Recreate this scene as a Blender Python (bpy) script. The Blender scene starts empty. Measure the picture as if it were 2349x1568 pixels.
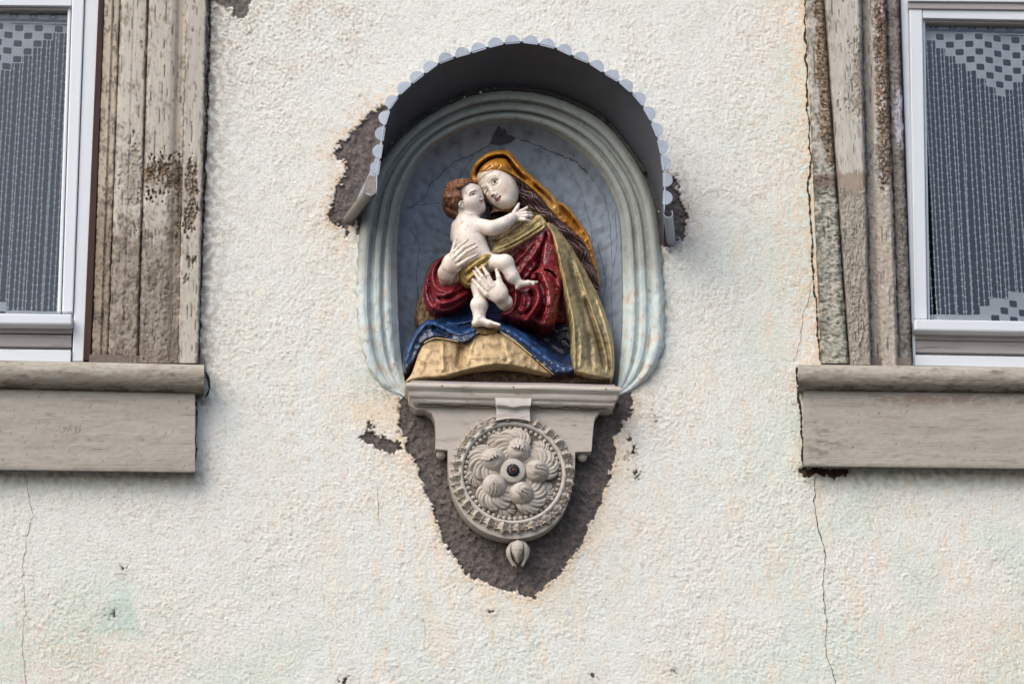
import bpy, math, random
import numpy as np
random.seed(7); np.random.seed(7)
R = math.radians
sc = bpy.context.scene
col = sc.collection

# ------------------------------------------------------------------ camera
PITCH, YAW, DIST, Z0 = R(19.5), R(3.5), 6.6, 3.85
cw, sw, cp, sp = math.cos(YAW), math.sin(YAW), math.cos(PITCH), math.sin(PITCH)
FW = np.array([sw*cp, cw*cp, sp]); RT = np.array([cw, -sw, 0.0]); UP = np.cross(RT, FW)
CAM = np.array([0, 0, Z0]) - FW*DIST
cd = bpy.data.cameras.new('camera'); cam = bpy.data.objects.new('camera', cd); col.objects.link(cam)
from mathutils import Matrix, Vector
cam.matrix_world = Matrix(((RT[0], UP[0], -FW[0], CAM[0]), (RT[1], UP[1], -FW[1], CAM[1]), (RT[2], UP[2], -FW[2], CAM[2]), (0, 0, 0, 1)))
cd.sensor_width = 36; cd.lens = 36*DIST*1000/2348; cd.clip_end = 500; cd.clip_start = .05
cd.dof.use_dof = True; cd.dof.focus_distance = 6.58; cd.dof.aperture_fstop = 11
sc.camera = cam

# ------------------------------------------------------------------ world, sun, exposure
SUN_EL, SUN_AZ = R(44), R(-44)          # high on the left, in front of the facade, behind thin cloud
w = bpy.data.worlds.new('World'); sc.world = w; w.use_nodes = True
nt = w.node_tree; bg = nt.nodes['Background']
sky = nt.nodes.new('ShaderNodeTexSky'); sky.sky_type = 'NISHITA'; sky.sun_disc = False
sky.sun_elevation = SUN_EL; sky.sun_rotation = R(180)+(-SUN_AZ) if False else R(180)-SUN_AZ*-1
sky.air_density = 1.0; sky.dust_density = 3.0; sky.ozone_density = 1.0
nt.links.new(sky.outputs[0], bg.inputs[0]); bg.inputs[1].default_value = 0.125
sl = bpy.data.lights.new('sun', 'SUN'); sl.energy = 1.3; sl.angle = R(56); sl.color = (1, .96, .91)
so = bpy.data.objects.new('sun', sl); col.objects.link(so)
sdir = Vector((math.sin(SUN_AZ)*math.cos(SUN_EL), -math.cos(SUN_AZ)*math.cos(SUN_EL), math.sin(SUN_EL)))
so.rotation_euler = sdir.to_track_quat('Z', 'Y').to_euler(); so.location = (-3, -5, 8)
sky.sun_rotation = math.atan2(sdir.x, sdir.y)
vs = sc.view_settings
sc.display_settings.display_device = 'sRGB'
vs.view_transform = 'Standard'; vs.look = 'None'; vs.exposure = 0.7; vs.gamma = 1; vs.use_curve_mapping = False
sc.render.engine = 'CYCLES'; sc.cycles.use_denoising = True; sc.cycles.max_bounces = 8; sc.cycles.transparent_max_bounces = 12

# ------------------------------------------------------------------ helpers
def P(px, py, d=0.0):
    """photo pixel (2348 wide) on the plane d millimetres in front of the wall -> world point"""
    px = np.asarray(px, float); py = np.asarray(py, float); d = np.asarray(d, float)
    px, py, d = np.broadcast_arrays(px, py, d)
    u = (px-1174)/6600.0; v = -(py-784)/6600.0
    dirs = FW + u[..., None]*RT + v[..., None]*UP
    t = (-d/1000.0 - CAM[1])/dirs[..., 1]
    return CAM + dirs*t[..., None]
def PX(X, D, Z):
    """local millimetres (x, out, up) -> photo pixel"""
    x = X/1000. - CAM[0]; y = -D/1000. - CAM[1]; z = Z/1000.+Z0 - CAM[2]
    f = x*FW[0]+y*FW[1]+z*FW[2]; r = x*RT[0]+y*RT[1]+z*RT[2]; u = x*UP[0]+y*UP[1]+z*UP[2]
    return 1174+6600*r/f, 784-6600*u/f
def L(px, py, d):
    p = P(px, py, d); return np.stack([p[..., 0]*1000, np.broadcast_to(np.asarray(d, float), p[..., 0].shape), (p[..., 2]-Z0)*1000], -1)
def W(l):
    l = np.asarray(l, float); return np.stack([l[..., 0]/1000, -l[..., 1]/1000, l[..., 2]/1000+Z0], -1)
def c(r, g, b):
    f = lambda v: (v/255/12.92) if v/255 <= .04045 else ((v/255+.055)/1.055)**2.4
    return np.array([f(r), f(g), f(b)])
ORG = {}
def tag(o, label=None, cat=None, group=None, kind=None):
    if label: o['label'] = label
    if cat: o['category'] = cat
    if group: o['group'] = group
    if kind: o['kind'] = kind
    return o
def thing(name, loc, label=None, cat=None, group=None, kind=None):
    o = bpy.data.objects.new(name, None); col.objects.link(o); o.location = loc; o.empty_display_size = .05
    ORG[o.name] = np.array(loc, float); return tag(o, label, cat, group, kind)
def raw_mesh(name, V, faces):
    V = np.asarray(V, np.float32); me = bpy.data.meshes.new(name)
    if isinstance(faces, np.ndarray):
        n, k = faces.shape
        me.vertices.add(len(V)); me.vertices.foreach_set('co', V.ravel())
        me.loops.add(n*k); me.loops.foreach_set('vertex_index', faces.astype(np.int32).ravel())
        me.polygons.add(n); me.polygons.foreach_set('loop_start', (np.arange(n)*k).astype(np.int32))
        me.update(calc_edges=True); me.validate()
    else:
        me.from_pydata(V.tolist(), [], [list(map(int, f)) for f in faces]); me.update()
    return me
def setcol(me, C):
    C = np.asarray(C, np.float32)
    if C.ndim == 1: C = np.tile(C, (len(me.vertices), 1))
    a = me.color_attributes.new('Col', 'FLOAT_COLOR', 'POINT')
    buf = np.ones((len(me.vertices), 4), np.float32); buf[:, :3] = C[:len(me.vertices)]; a.data.foreach_set('color', buf.ravel())
def mk(name, V, faces, m, parent=None, C=None, smooth=True, bevel=0, sharp=None, mods=None):
    V = np.asarray(V, float)
    o0 = ORG.get(parent.name, np.zeros(3)) if parent else np.zeros(3)
    me = raw_mesh(name, V-o0, faces)
    if C is not None: setcol(me, C)
    if smooth: me.shade_smooth()
    if sharp is not None: me.set_sharp_from_angle(angle=R(sharp))
    me.materials.append(m)
    o = bpy.data.objects.new(name, me); col.objects.link(o)
    if parent: o.parent = parent
    ORG[o.name] = o0
    if bevel:
        b = o.modifiers.new('bevel', 'BEVEL'); b.width = bevel; b.segments = 2; b.limit_method = 'ANGLE'; b.angle_limit = R(40)
    return o
def inst(name, me, loc, rot, parent, scale=(1, 1, 1)):
    o = bpy.data.objects.new(name, me); col.objects.link(o)
    if parent: o.parent = parent; loc = np.asarray(loc)-ORG[parent.name]
    o.location = loc; o.rotation_euler = rot; o.scale = scale; ORG[o.name] = ORG.get(parent.name, np.zeros(3)); return o
def gridfaces(ny, nx, mask=None, wrap=False):
    i = np.arange(ny*nx).reshape(ny, nx)
    a, b, c_, d = i[:-1, :-1], i[:-1, 1:], i[1:, 1:], i[1:, :-1]
    F = np.stack([a, d, c_, b], -1)
    if mask is not None: F = F[mask]
    F = F.reshape(-1, 4)
    if wrap:
        e = np.stack([i[:-1, -1], i[1:, -1], i[1:, 0], i[:-1, 0]], -1); F = np.vstack([F, e])
    return F
def compact(V, F, *attrs):
    u, inv = np.unique(F, return_inverse=True)
    return (V[u], inv.reshape(F.shape)) + tuple(a[u] for a in attrs)
def band(ny, nx, step, w0, w1, seed):
    """band-limited noise, wavelengths w0..w1, unit standard deviation"""
    rs = np.random.RandomState(seed)
    n = rs.randn(ny, nx); f = np.fft.rfft2(n)
    ky = np.fft.fftfreq(ny, step)[:, None]; kx = np.fft.rfftfreq(nx, step)[None]
    k = np.sqrt(kx**2+ky**2)+1e-9
    g = np.exp(-(np.maximum(0, np.log(k*w0))/.35)**2) * np.exp(-(np.maximum(0, -np.log(k*w1))/.35)**2)
    r = np.fft.irfft2(f*g, s=(ny, nx)); return (r-r.mean())/(r.std()+1e-12)
def band2(ny, nx, sy, sx, w0, w1, seed):   # anisotropic step
    rs = np.random.RandomState(seed); n = rs.randn(ny, nx); f = np.fft.rfft2(n)
    ky = np.fft.fftfreq(ny, sy)[:, None]; kx = np.fft.rfftfreq(nx, sx)[None]; k = np.sqrt(kx**2+ky**2)+1e-9
    g = np.exp(-(np.maximum(0, np.log(k*w0))/.35)**2) * np.exp(-(np.maximum(0, -np.log(k*w1))/.35)**2)
    r = np.fft.irfft2(f*g, s=(ny, nx)); return (r-r.mean())/(r.std()+1e-12)
def fbm(ny, nx, sy, sx, w0, w1, slope, seed):
    rs = np.random.RandomState(seed); n = rs.randn(ny, nx); f = np.fft.rfft2(n)
    ky = np.fft.fftfreq(ny, sy)[:, None]; kx = np.fft.rfftfreq(nx, sx)[None]; k = np.sqrt(kx**2+ky**2)+1e-9
    g = k**(-slope)*np.exp(-(np.maximum(0, np.log(k*w0))/.3)**2) * np.exp(-(np.maximum(0, -np.log(k*w1))/.3)**2)
    r = np.fft.irfft2(f*g, s=(ny, nx)); return (r-r.mean())/(r.std()+1e-12)
def sst(a, b, x):
    t = np.clip((x-a)/(b-a), 0, 1); return t*t*(3-2*t)
def seg_near(x, y, pts, closed=False):
    """nearest point on a polyline: distance, arc position 0..1, signed side, nearest xy"""
    pts = np.asarray(pts, float)
    if closed: pts = np.vstack([pts, pts[:1]])
    best = np.full(x.shape, 1e18); bs = np.zeros(x.shape); sg = np.ones(x.shape); nxp = np.zeros(x.shape); nyp = np.zeros(x.shape)
    ln = np.hypot(*(pts[1:]-pts[:-1]).T); acc = np.concatenate([[0], np.cumsum(ln)])
    for i in range(len(pts)-1):
        ax, ay = pts[i]; bx, by = pts[i+1]; ex, ey = bx-ax, by-ay; l2 = ex*ex+ey*ey
        if l2 < 1e-12: continue
        t = np.clip(((x-ax)*ex+(y-ay)*ey)/l2, 0, 1); qx = ax+t*ex; qy = ay+t*ey
        d = (x-qx)**2+(y-qy)**2; m = d < best
        best = np.where(m, d, best); bs = np.where(m, acc[i]+t*ln[i], bs)
        cr = ex*(y-ay)-ey*(x-ax); sg = np.where(m, np.sign(cr)+(cr == 0), sg)
        nxp = np.where(m, qx, nxp); nyp = np.where(m, qy, nyp)
    return np.sqrt(best), bs/max(acc[-1], 1e-9), sg, nxp, nyp
def inpoly(x, y, pts):
    pts = np.asarray(pts, float); r = np.zeros(x.shape, bool); n = len(pts)
    for i in range(n):
        ax, ay = pts[i]; bx, by = pts[(i+1) % n]
        if ay == by: continue
        m = ((ay > y) != (by > y)) & (x < (bx-ax)*(y-ay)/(by-ay)+ax); r ^= m
    return r
def psdf(x, y, pts):
    d = seg_near(x, y, pts, True)[0]; return np.where(inpoly(x, y, pts), -d, d)
def chaikin(p, n=2, closed=True):
    p = np.asarray(p, float)
    for _ in range(n):
        if closed:
            q = np.roll(p, -1, 0); p = np.stack([.75*p+.25*q, .25*p+.75*q], 1).reshape(-1, p.shape[1])
        else:
            a, b = p[:-1], p[1:]; m = np.stack([.75*a+.25*b, .25*a+.75*b], 1).reshape(-1, p.shape[1]); p = np.vstack([p[:1], m[1:-1], p[-1:]])
    return p
def resample(p, n):
    p = np.asarray(p, float); l = np.concatenate([[0], np.cumsum(np.sqrt(((p[1:]-p[:-1])**2).sum(1)))])
    t = np.linspace(0, l[-1], n); return np.stack([np.interp(t, l, p[:, k]) for k in range(p.shape[1])], 1)

# ------------------------------------------------------------------ materials
def mat(name, base=None, rough=.7, metal=0, spec=.35, dirt=None, dscale=40, dthr=(.5, .65), damt=.6, stretch=(1, 1, 1),
        var=.12, vscale=25, bump=.5, bscale=300, bdist=.001, coat=0, bump2=None, detail=6, dirt2=None, d2=(15, .55, .65, .5), vor=None):
    m = bpy.data.materials.new(name); m.use_nodes = True; t = m.node_tree; N = t.nodes; K = t.links
    b = N['Principled BSDF']; g = N.new('ShaderNodeNewGeometry')
    mp = N.new('ShaderNodeMapping'); mp.inputs['Scale'].default_value = stretch; K.new(g.outputs['Position'], mp.inputs['Vector'])
    def noise(s, det=detail, vec=mp, rg=.6):
        n = N.new('ShaderNodeTexNoise'); n.inputs['Scale'].default_value = s; n.inputs['Detail'].default_value = det; n.inputs['Roughness'].default_value = rg
        K.new(vec.outputs['Vector'], n.inputs['Vector']); return n
    def ramp(n, a, b2):
        r = N.new('ShaderNodeMapRange'); r.inputs['From Min'].default_value = a; r.inputs['From Max'].default_value = b2
        r.interpolation_type = 'SMOOTHSTEP'; K.new(n.outputs[0], r.inputs['Value']); return r
    if base is None:
        at = N.new('ShaderNodeAttribute'); at.attribute_name = 'Col'; cur = at.outputs['Color']
    else:
        rg = N.new('ShaderNodeRGB'); rg.outputs[0].default_value = (*base, 1); cur = rg.outputs[0]
    n = noise(vscale); r = N.new('ShaderNodeMapRange'); r.inputs['From Min'].default_value = .25; r.inputs['From Max'].default_value = .75
    r.inputs['To Min'].default_value = 1-var; r.inputs['To Max'].default_value = 1+var; K.new(n.outputs[0], r.inputs['Value'])
    vm = N.new('ShaderNodeVectorMath'); vm.operation = 'SCALE'; K.new(cur, vm.inputs[0]); K.new(r.outputs[0], vm.inputs['Scale']); cur = vm.outputs[0]
    def blend(cur, colr, s, a, b2, amt):
        n = noise(s); rr = ramp(n, a, b2); mu = N.new('ShaderNodeMath'); mu.operation = 'MULTIPLY'; mu.inputs[1].default_value = amt
        K.new(rr.outputs[0], mu.inputs[0]); mx = N.new('ShaderNodeMix'); mx.data_type = 'RGBA'
        K.new(mu.outputs[0], mx.inputs[0]); K.new(cur, mx.inputs[6]); mx.inputs[7].default_value = (*colr, 1); return mx.outputs[2]
    if dirt is not None: cur = blend(cur, dirt, dscale, dthr[0], dthr[1], damt)
    if dirt2 is not None: cur = blend(cur, dirt2, d2[0], d2[1], d2[2], d2[3])
    K.new(cur, b.inputs['Base Color'])
    b.inputs['Roughness'].default_value = rough; b.inputs['Metallic'].default_value = metal
    b.inputs['Specular IOR Level'].default_value = spec; b.inputs['Coat Weight'].default_value = coat; b.inputs['Coat Roughness'].default_value = .25
    if bump:
        n = noise(bscale, 5); bp = N.new('ShaderNodeBump'); bp.inputs['Strength'].default_value = bump; bp.inputs['Distance'].default_value = bdist
        K.new(n.outputs[0], bp.inputs['Height']); last = bp
        if bump2:
            n2 = noise(bump2[0], 3); b2 = N.new('ShaderNodeBump'); b2.inputs['Strength'].default_value = bump2[1]; b2.inputs['Distance'].default_value = bump2[2]
            K.new(n2.outputs[0], b2.inputs['Height']); K.new(bp.outputs[0], b2.inputs['Normal']); last = b2
        if vor:
            v = N.new('ShaderNodeTexVoronoi'); v.feature = 'DISTANCE_TO_EDGE'; v.inputs['Scale'].default_value = vor[0]; K.new(mp.outputs[0], v.inputs['Vector'])
            b3 = N.new('ShaderNodeBump'); b3.inputs['Strength'].default_value = vor[1]; b3.inputs['Distance'].default_value = vor[2]
            K.new(v.outputs['Distance'], b3.inputs['Height']); K.new(last.outputs[0], b3.inputs['Normal']); last = b3
        K.new(last.outputs[0], b.inputs['Normal'])
    return m
M = {}
M['stucco'] = mat('stucco', None, .92, spec=.12, var=.035, vscale=18, bump=.8, bscale=420, bdist=.002, bump2=(170, .6, .0026), dirt=c(186, 174, 156), dscale=150, dthr=(.64, .74), damt=.35)
M['cement'] = mat('bare_cement', None, .95, spec=.1, var=.18, vscale=40, bump=.8, bscale=330, bdist=.003, bump2=(700, .8, .0015), dirt=c(150, 128, 112), dscale=260, dthr=(.66, .72), damt=.6)
M['crack'] = mat('crack_dirt', c(62, 54, 46), .95, bump=0)
M['surround'] = mat('niche_surround_paint', None, .7, var=.08, vscale=30, bump=.6, bscale=220, bdist=.0012, dirt=c(88, 90, 84), dscale=70, dthr=(.55, .75), damt=.5)
M['niche'] = mat('blue_grey_limewash', None, .6, var=.1, vscale=14, bump=.5, bscale=120, bdist=.002, dirt=c(70, 74, 84), dscale=34, dthr=(.56, .72), damt=.45)
M['trim'] = mat('weathered_trim_wood', None, .85, spec=.2, var=.1, vscale=40, stretch=(1, 1, .08), bump=.8, bscale=420, bdist=.0012, dirt=c(120, 104, 88), dscale=190, dthr=(.58, .72), damt=.4)
M['trimh'] = mat('weathered_sill_wood', None, .85, spec=.2, var=.1, vscale=40, stretch=(.07, 1, 1), bump=.8, bscale=420, bdist=.0012, dirt=c(105, 95, 82), dscale=170, dthr=(.57, .7), damt=.45)
M['white'] = mat('white_window_paint', c(211, 216, 221), .4, spec=.4, var=.04, stretch=(1, 1, .06), vscale=60, bump=.35, bscale=300, bdist=.0006, dirt=c(170, 165, 160), dscale=120, dthr=(.62, .75), damt=.35)
M['whiteh'] = mat('white_rail_paint', c(208, 213, 218), .4, spec=.4, var=.05, stretch=(.06, 1, 1), vscale=60, bump=.35, bscale=300, bdist=.0006, dirt=c(165, 155, 148), dscale=120, dthr=(.6, .75), damt=.4)
M['rail'] = mat('worn_rail_paint', c(158, 152, 150), .6, stretch=(.07, 1, 1), var=.12, bump=.5, bscale=300, bdist=.0008, dirt=c(98, 82, 72), dscale=70, dthr=(.52, .7), damt=.7)
M['brown'] = mat('brown_reveal_wood', c(64, 44, 37), .8, stretch=(1, 1, .1), var=.2, bump=.6, bscale=300, dirt=c(40, 28, 24), dscale=60, damt=.7)
M['black'] = mat('deep_gap_black', c(30, 27, 24), .95, bump=0)
M['room'] = mat('room_shadow_paint', c(40, 43, 49), .9, bump=0, var=.05)
M['lace'] = mat('lace_cotton', c(226, 232, 234), .9, bump=.6, bscale=900, bdist=.001, var=.1, vscale=200)
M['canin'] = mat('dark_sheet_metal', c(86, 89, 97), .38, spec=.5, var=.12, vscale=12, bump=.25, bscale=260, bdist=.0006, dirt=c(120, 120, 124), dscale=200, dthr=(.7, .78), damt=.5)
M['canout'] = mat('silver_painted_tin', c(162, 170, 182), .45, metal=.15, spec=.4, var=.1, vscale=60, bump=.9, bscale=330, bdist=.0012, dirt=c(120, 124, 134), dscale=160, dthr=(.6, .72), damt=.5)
M['canbeige'] = mat('weathered_tin', c(138, 134, 128), .6, metal=.1, var=.12, vscale=60, bump=.6, bscale=300, dirt=c(100, 92, 84), dscale=120, damt=.5)
M['console'] = mat('console_paint', None, .6, spec=.3, var=.06, vscale=35, stretch=(.25, 1, 1), bump=.5, bscale=330, bdist=.0008, dirt=c(142, 126, 114), dscale=55, dthr=(.5, .7), damt=.55, dirt2=c(92, 82, 74), d2=(120, .58, .72, .6))
M['iron'] = mat('black_iron', c(48, 46, 50), .45, metal=.4, bump=.4, bscale=500)
M['rust'] = mat('rust', c(112, 66, 42), .9, bump=.6, bscale=900)
M['flesh'] = mat('painted_flesh', None, .4, spec=.4, var=.06, vscale=55, bump=.3, bscale=230, bdist=.0008, dirt=c(164, 132, 104), dscale=70, dthr=(.52, .7), damt=.5, dirt2=c(110, 78, 56), d2=(48, .6, .76, .5))
M['dress'] = mat('crimson_varnish', None, .34, spec=.5, var=.25, vscale=60, bump=.6, bscale=150, bdist=.0012, coat=.2, dirt=c(176, 84, 70), dscale=170, dthr=(.6, .7), damt=.6, dirt2=c(34, 12, 16), d2=(75, .5, .66, .7))
M['rock'] = mat('dull_gilt_rock', None, .5, metal=.08, spec=.45, var=.14, vscale=60, bump=.5, bscale=140, bdist=.001, dirt=c(126, 98, 66), dscale=55, dthr=(.5, .68), damt=.5, dirt2=c(84, 60, 38), d2=(150, .62, .74, .5))
M['gold'] = mat('worn_gilding', None, .42, metal=.15, spec=.5, var=.16, vscale=60, stretch=(1, 1, .5), bump=.6, bscale=180, bdist=.001, dirt=c(92, 84, 56), dscale=70, dthr=(.5, .66), damt=.6, dirt2=c(70, 48, 26), d2=(140, .6, .72, .6))
M['gold2'] = mat('bright_worn_gilding', None, .4, metal=.12, spec=.5, var=.14, vscale=60, bump=.5, bscale=180, bdist=.001, dirt=c(150, 122, 74), dscale=60, dthr=(.5, .66), damt=.5, dirt2=c(84, 62, 36), d2=(110, .6, .72, .55))
M['orange'] = mat('ochre_gilding', None, .38, metal=.2, spec=.5, var=.2, vscale=70, bump=.6, bscale=160, bdist=.001, coat=.15, dirt=c(96, 58, 18), dscale=60, dthr=(.5, .66), damt=.6, dirt2=c(228, 190, 110), d2=(110, .64, .74, .4))
M['hair'] = mat('dark_hair_paint', None, .4, spec=.5, var=.25, vscale=80, bump=.5, bscale=260, bdist=.0008, coat=.15, dirt=c(52, 36, 32), dscale=90, damt=.5)
M['chair'] = mat('brown_hair_paint', None, .55, var=.2, vscale=90, bump=.5, bscale=260, bdist=.0008, dirt=c(74, 46, 30), dscale=80, dthr=(.5, .62), damt=.6)
M['blue'] = mat('blue_varnish', None, .3, spec=.5, var=.2, vscale=50, bump=.5, bscale=120, bdist=.0012, coat=.2, dirt=c(14, 20, 28), dscale=55, dthr=(.46, .62), damt=.75, dirt2=c(120, 150, 186), d2=(190, .64, .74, .5))
M['gloss'] = mat('glossy_paint', None, .2, spec=.5, var=.02, bump=0)
M['paving'] = mat('grey_paving', c(70, 70, 70), .9, bump=.5, bscale=30, bdist=.01, vor=(8, .6, .02))
def glass():
    m = bpy.data.materials.new('window_glass'); m.use_nodes = True; t = m.node_tree; N = t.nodes; K = t.links
    N.remove(N['Principled BSDF']); o = N['Material Output']
    tr = N.new('ShaderNodeBsdfTransparent'); gl = N.new('ShaderNodeBsdfGlossy'); gl.inputs['Roughness'].default_value = .05
    fr = N.new('ShaderNodeFresnel'); fr.inputs['IOR'].default_value = 1.5; ad = N.new('ShaderNodeMath'); ad.operation = 'ADD'; ad.inputs[1].default_value = .012
    mx = N.new('ShaderNodeMixShader'); K.new(fr.outputs[0], ad.inputs[0]); K.new(ad.outputs[0], mx.inputs[0]); K.new(tr.outputs[0], mx.inputs[1]); K.new(gl.outputs[0], mx.inputs[2]); K.new(mx.outputs[0], o.inputs[0])
    return m
M['glass'] = glass()

# ------------------------------------------------------------------ ground
pv = mk('pavement', [(-150, -150, 0), (150, -150, 0), (150, 150, 0), (-150, 150, 0)], np.array([[0, 1, 2, 3]]), M['paving'], smooth=False); tag(pv, kind='structure')

# ------------------------------------------------------------------ stucco wall with its bare cement patches
OUT_L = [(918, 906), (884, 893), (856, 868), (838, 836), (824, 792), (815, 720), (815, 640), (820, 570), (826, 510), (836, 455), (850, 408), (872, 366)]
OUT_T = [(928, 300), (1001, 249), (1086, 213), (1165, 204), (1250, 213), (1331, 243), (1397, 284), (1441, 340), (1477, 396), (1505, 466)]
OUT_R = [(1516, 545), (1522, 610), (1528, 700), (1527, 780), (1514, 832), (1488, 872), (1450, 896), (1418, 906)]
INN = [(932, 906), (927, 868), (917, 800), (912, 720), (911, 640), (912, 547), (921, 466), (950, 393), (987, 346), (1038, 313), (1093, 292), (1166, 283), (1221, 291), (1276, 311), (1331, 349), (1379, 400), (1408, 455), (1422, 510), (1426, 605), (1427, 700), (1424, 800), (1419, 868), (1412, 906)]
OUTER = OUT_L+OUT_T+OUT_R
HOLE = [(x+(6 if x < 1170 else -6), y) for x, y in OUTER]
PATCH = [(925, 880), (916, 938), (914, 986), (932, 1006), (930, 1034), (955, 1061), (967, 1106), (989, 1158), (1007, 1209), (1018, 1248), (1046, 1278), (1064, 1312), (1095, 1329), (1129, 1344), (1180, 1357), (1225, 1371), (1249, 1347), (1283, 1319), (1301, 1290), (1332, 1252), (1345, 1213), (1369, 1168), (1391, 1123), (1404, 1072), (1414, 1038), (1409, 1003), (1431, 969), (1450, 932), (1448, 885)]
PATCH_S = [[(823, 1003), (847, 986), (870, 1004), (916, 1014), (920, 1030), (895, 1042), (861, 1026)], [(842, 970), (850, 966), (858, 974), (856, 982), (843, 981)],
           [(887, 242), (854, 256), (826, 286), (782, 328), (762, 354), (778, 367), (797, 372), (790, 400), (767, 444), (753, 500), (784, 525), (795, 540), (808, 521), (850, 470), (900, 400), (940, 300), (920, 250)],
           [(1500, 400), (1549, 410), (1559, 460), (1574, 487), (1571, 539), (1558, 556), (1543, 566), (1516, 568)],
           [(484, -90), (492, 8), (530, 16), (540, 38), (560, 44), (572, 22), (575, -5), (590, -90)],
           [(1831, 1072), (1952, 1074), (1948, 1086), (1920, 1096), (1880, 1086), (1848, 1094), (1834, 1084)],
           [(1444, 930), (1452, 945), (1440, 962)], [(1440, 1002), (1450, 1004), (1448, 1012), (1440, 1014)], [(1450, 1018), (1458, 1024), (1456, 1044), (1448, 1040)], [(1436, 1040), (1442, 1042), (1440, 1052), (1434, 1050)], [(1449, 1078), (1462, 1076), (1464, 1086), (1456, 1096), (1450, 1090)],
           [(1498, 952), (1508, 956), (1502, 962)], [(250, 1403), (262, 1400), (265, 1410), (255, 1412)], [(280, 1298), (287, 1300), (284, 1308), (278, 1307)], [(1354, 1548), (1366, 1550), (1364, 1558), (1354, 1557)], [(1541, 1532), (1553, 1534), (1551, 1543), (1542, 1541)], [(1120, 1400), (1132, 1400), (1134, 1405), (1122, 1406)], [(780, 1560), (800, 1556), (790, 1568)]]
ST = 2.6
gx = np.arange(-80, 2432, ST); gy = np.arange(-80, 1652, ST); NX, NY = len(gx), len(gy)
GX, GY = np.meshgrid(gx, gy)
n_l = band(NY, NX, ST, 60, 260, 1); n_m = band(NY, NX, ST, 22, 60, 2); n_s = band(NY, NX, ST, 9, 20, 3); n_f = band(NY, NX, ST, 5.5, 9, 4)
n_w = band(NY, NX, ST, 8, 30, 5); n_ll = band(NY, NX, ST, 250, 900, 6); n_b = band(NY, NX, ST, 5, 14, 8)
wx = GX + n_w*1.7 + n_m*2.4 + n_f*.9; wy = GY + np.roll(n_w, 77, 0)*1.7 + np.roll(n_m, 99, 1)*2.4 + np.roll(n_f, 50, 1)*.9
dP = psdf(wx, wy, PATCH)
dS = np.full(GX.shape, 1e9)
for q in PATCH_S: dS = np.minimum(dS, psdf(wx, wy, q))
dC = np.minimum(dP, dS); cem = dC < 0
# extra crumbs near the ragged edges
cem |= (dC < 16) & (n_b > 1.25+dC/12) & (n_m > -.6)
hole_d = psdf(GX, GY, HOLE); cem |= (hole_d < 13+2*n_m) & (GY < 540)
lx_out = np.interp(GY, [0, 830], [481, 451]); rx_out = np.interp(GY, [0, 830], [1848, 1882])
n_x = fbm(NY, NX, ST, ST, 5, 45, .75, 12)
reg = sst(-.8, 1.2, n_ll+.6*n_l); n_g = fbm(NY, NX, ST, ST, 5, 16, .5, 13)
relief = (.16+.3*reg)*n_x + .3*n_g + .2*n_l + (.05+.32*reg)*np.maximum(n_s, 0)
relief += -.9*np.clip(n_b-1.7, 0, 2)
up = sst(300, 60, GY)*sst(1000, 700, GX)
relief += up*.5*n_s
relief = np.where(cem, -4.0 + .7*n_g + .45*n_s + .3*n_b + .9*n_m, relief + 1.1*np.exp(-np.maximum(dC, 0)/7)*(n_s > -.6))
relief = relief*np.clip(1-np.exp(-np.maximum(hole_d, 0)/14), .25, 1) + 4*np.exp(-np.maximum(hole_d, 0)/16)*(GY > 560)*(GY < 940)
WP = P(GX, GY, relief)
def relief_at(x, y):
    i = np.clip(np.round((np.asarray(x)-gx[0])/ST).astype(int), 0, NX-1); j = np.clip(np.round((np.asarray(y)-gy[0])/ST).astype(int), 0, NY-1); return relief[j, i]
# colours: washes and stains that belong to the plaster
base = c(223, 224, 217); C = np.tile(base, (NY, NX, 1))
def wash(C, mask, colr, amt=1.0):
    mk_ = np.clip(mask, 0, 1)[..., None]*amt; return C*(1-mk_)+colr*mk_
C = wash(C, sst(-.6, 1.2, n_ll), c(224, 221, 212), .4)
grn = sst(-.4, .9, np.roll(n_ll, 300, 1))*np.clip(sst(1450, 1900, GX)+sst(1150, 1500, GY)*sst(900, 300, GX)+sst(1250, 1500, GY)*.6, 0, 1)
C = wash(C, grn, c(208, 219, 208), .65)
C = wash(C, sst(.2, 1.6, n_l)*.6, c(226, 217, 202), .35)
pe = np.exp(-np.maximum(dP, 0)/34)*(.7+.5*n_m*.5); C = wash(C, pe, c(234, 206, 172), .8)
pe = np.exp(-np.maximum(psdf(GX, GY, PATCH_S[2]), 0)/30)*(.6+.3*n_m); C = wash(C, pe, c(222, 186, 148), .8)
pe = np.exp(-(((GX-850)/60)**2+((GY-930)/45)**2)); C = wash(C, pe, c(236, 208, 172), .8)
C = wash(C, up*sst(.55, 1.5, n_s+.5*n_l), c(184, 156, 132), .5)
C = wash(C, np.exp(-np.maximum(GX-lx_out, 0)/14)*sst(-1.6, .3, n_m+.3*n_s)*(GX > 440)*(GY < 930), c(112, 98, 92), .85)
C = wash(C, np.exp(-np.maximum(GX-lx_out, 0)/40)*sst(-.8, 1.0, n_m+.3*n_s)*(GX > 440)*(GY < 930), c(138, 122, 110), .8)
C = wash(C, np.exp(-np.maximum(rx_out-GX, 0)/60)*sst(-1.2, .6, n_m)*(GX < 1900)*(GY < 900), c(226, 196, 164), .75)
C = wash(C, np.exp(-np.abs(GY-1086)/26)*((GX < 480)+(GX > 1830))*sst(-1, 1, n_m), c(150, 150, 128), .6)
C = wash(C, np.exp(-(((GX-180)/220)**2+((GY-1440)/90)**2))*sst(-.2, 1.2, n_m), c(198, 214, 202), .8)
tri = psdf(GX, GY, [(290, 1345), (330, 1455), (220, 1450), (250, 1380)]); C = wash(C, sst(8, -8, tri), c(184, 210, 198), .6)
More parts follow.
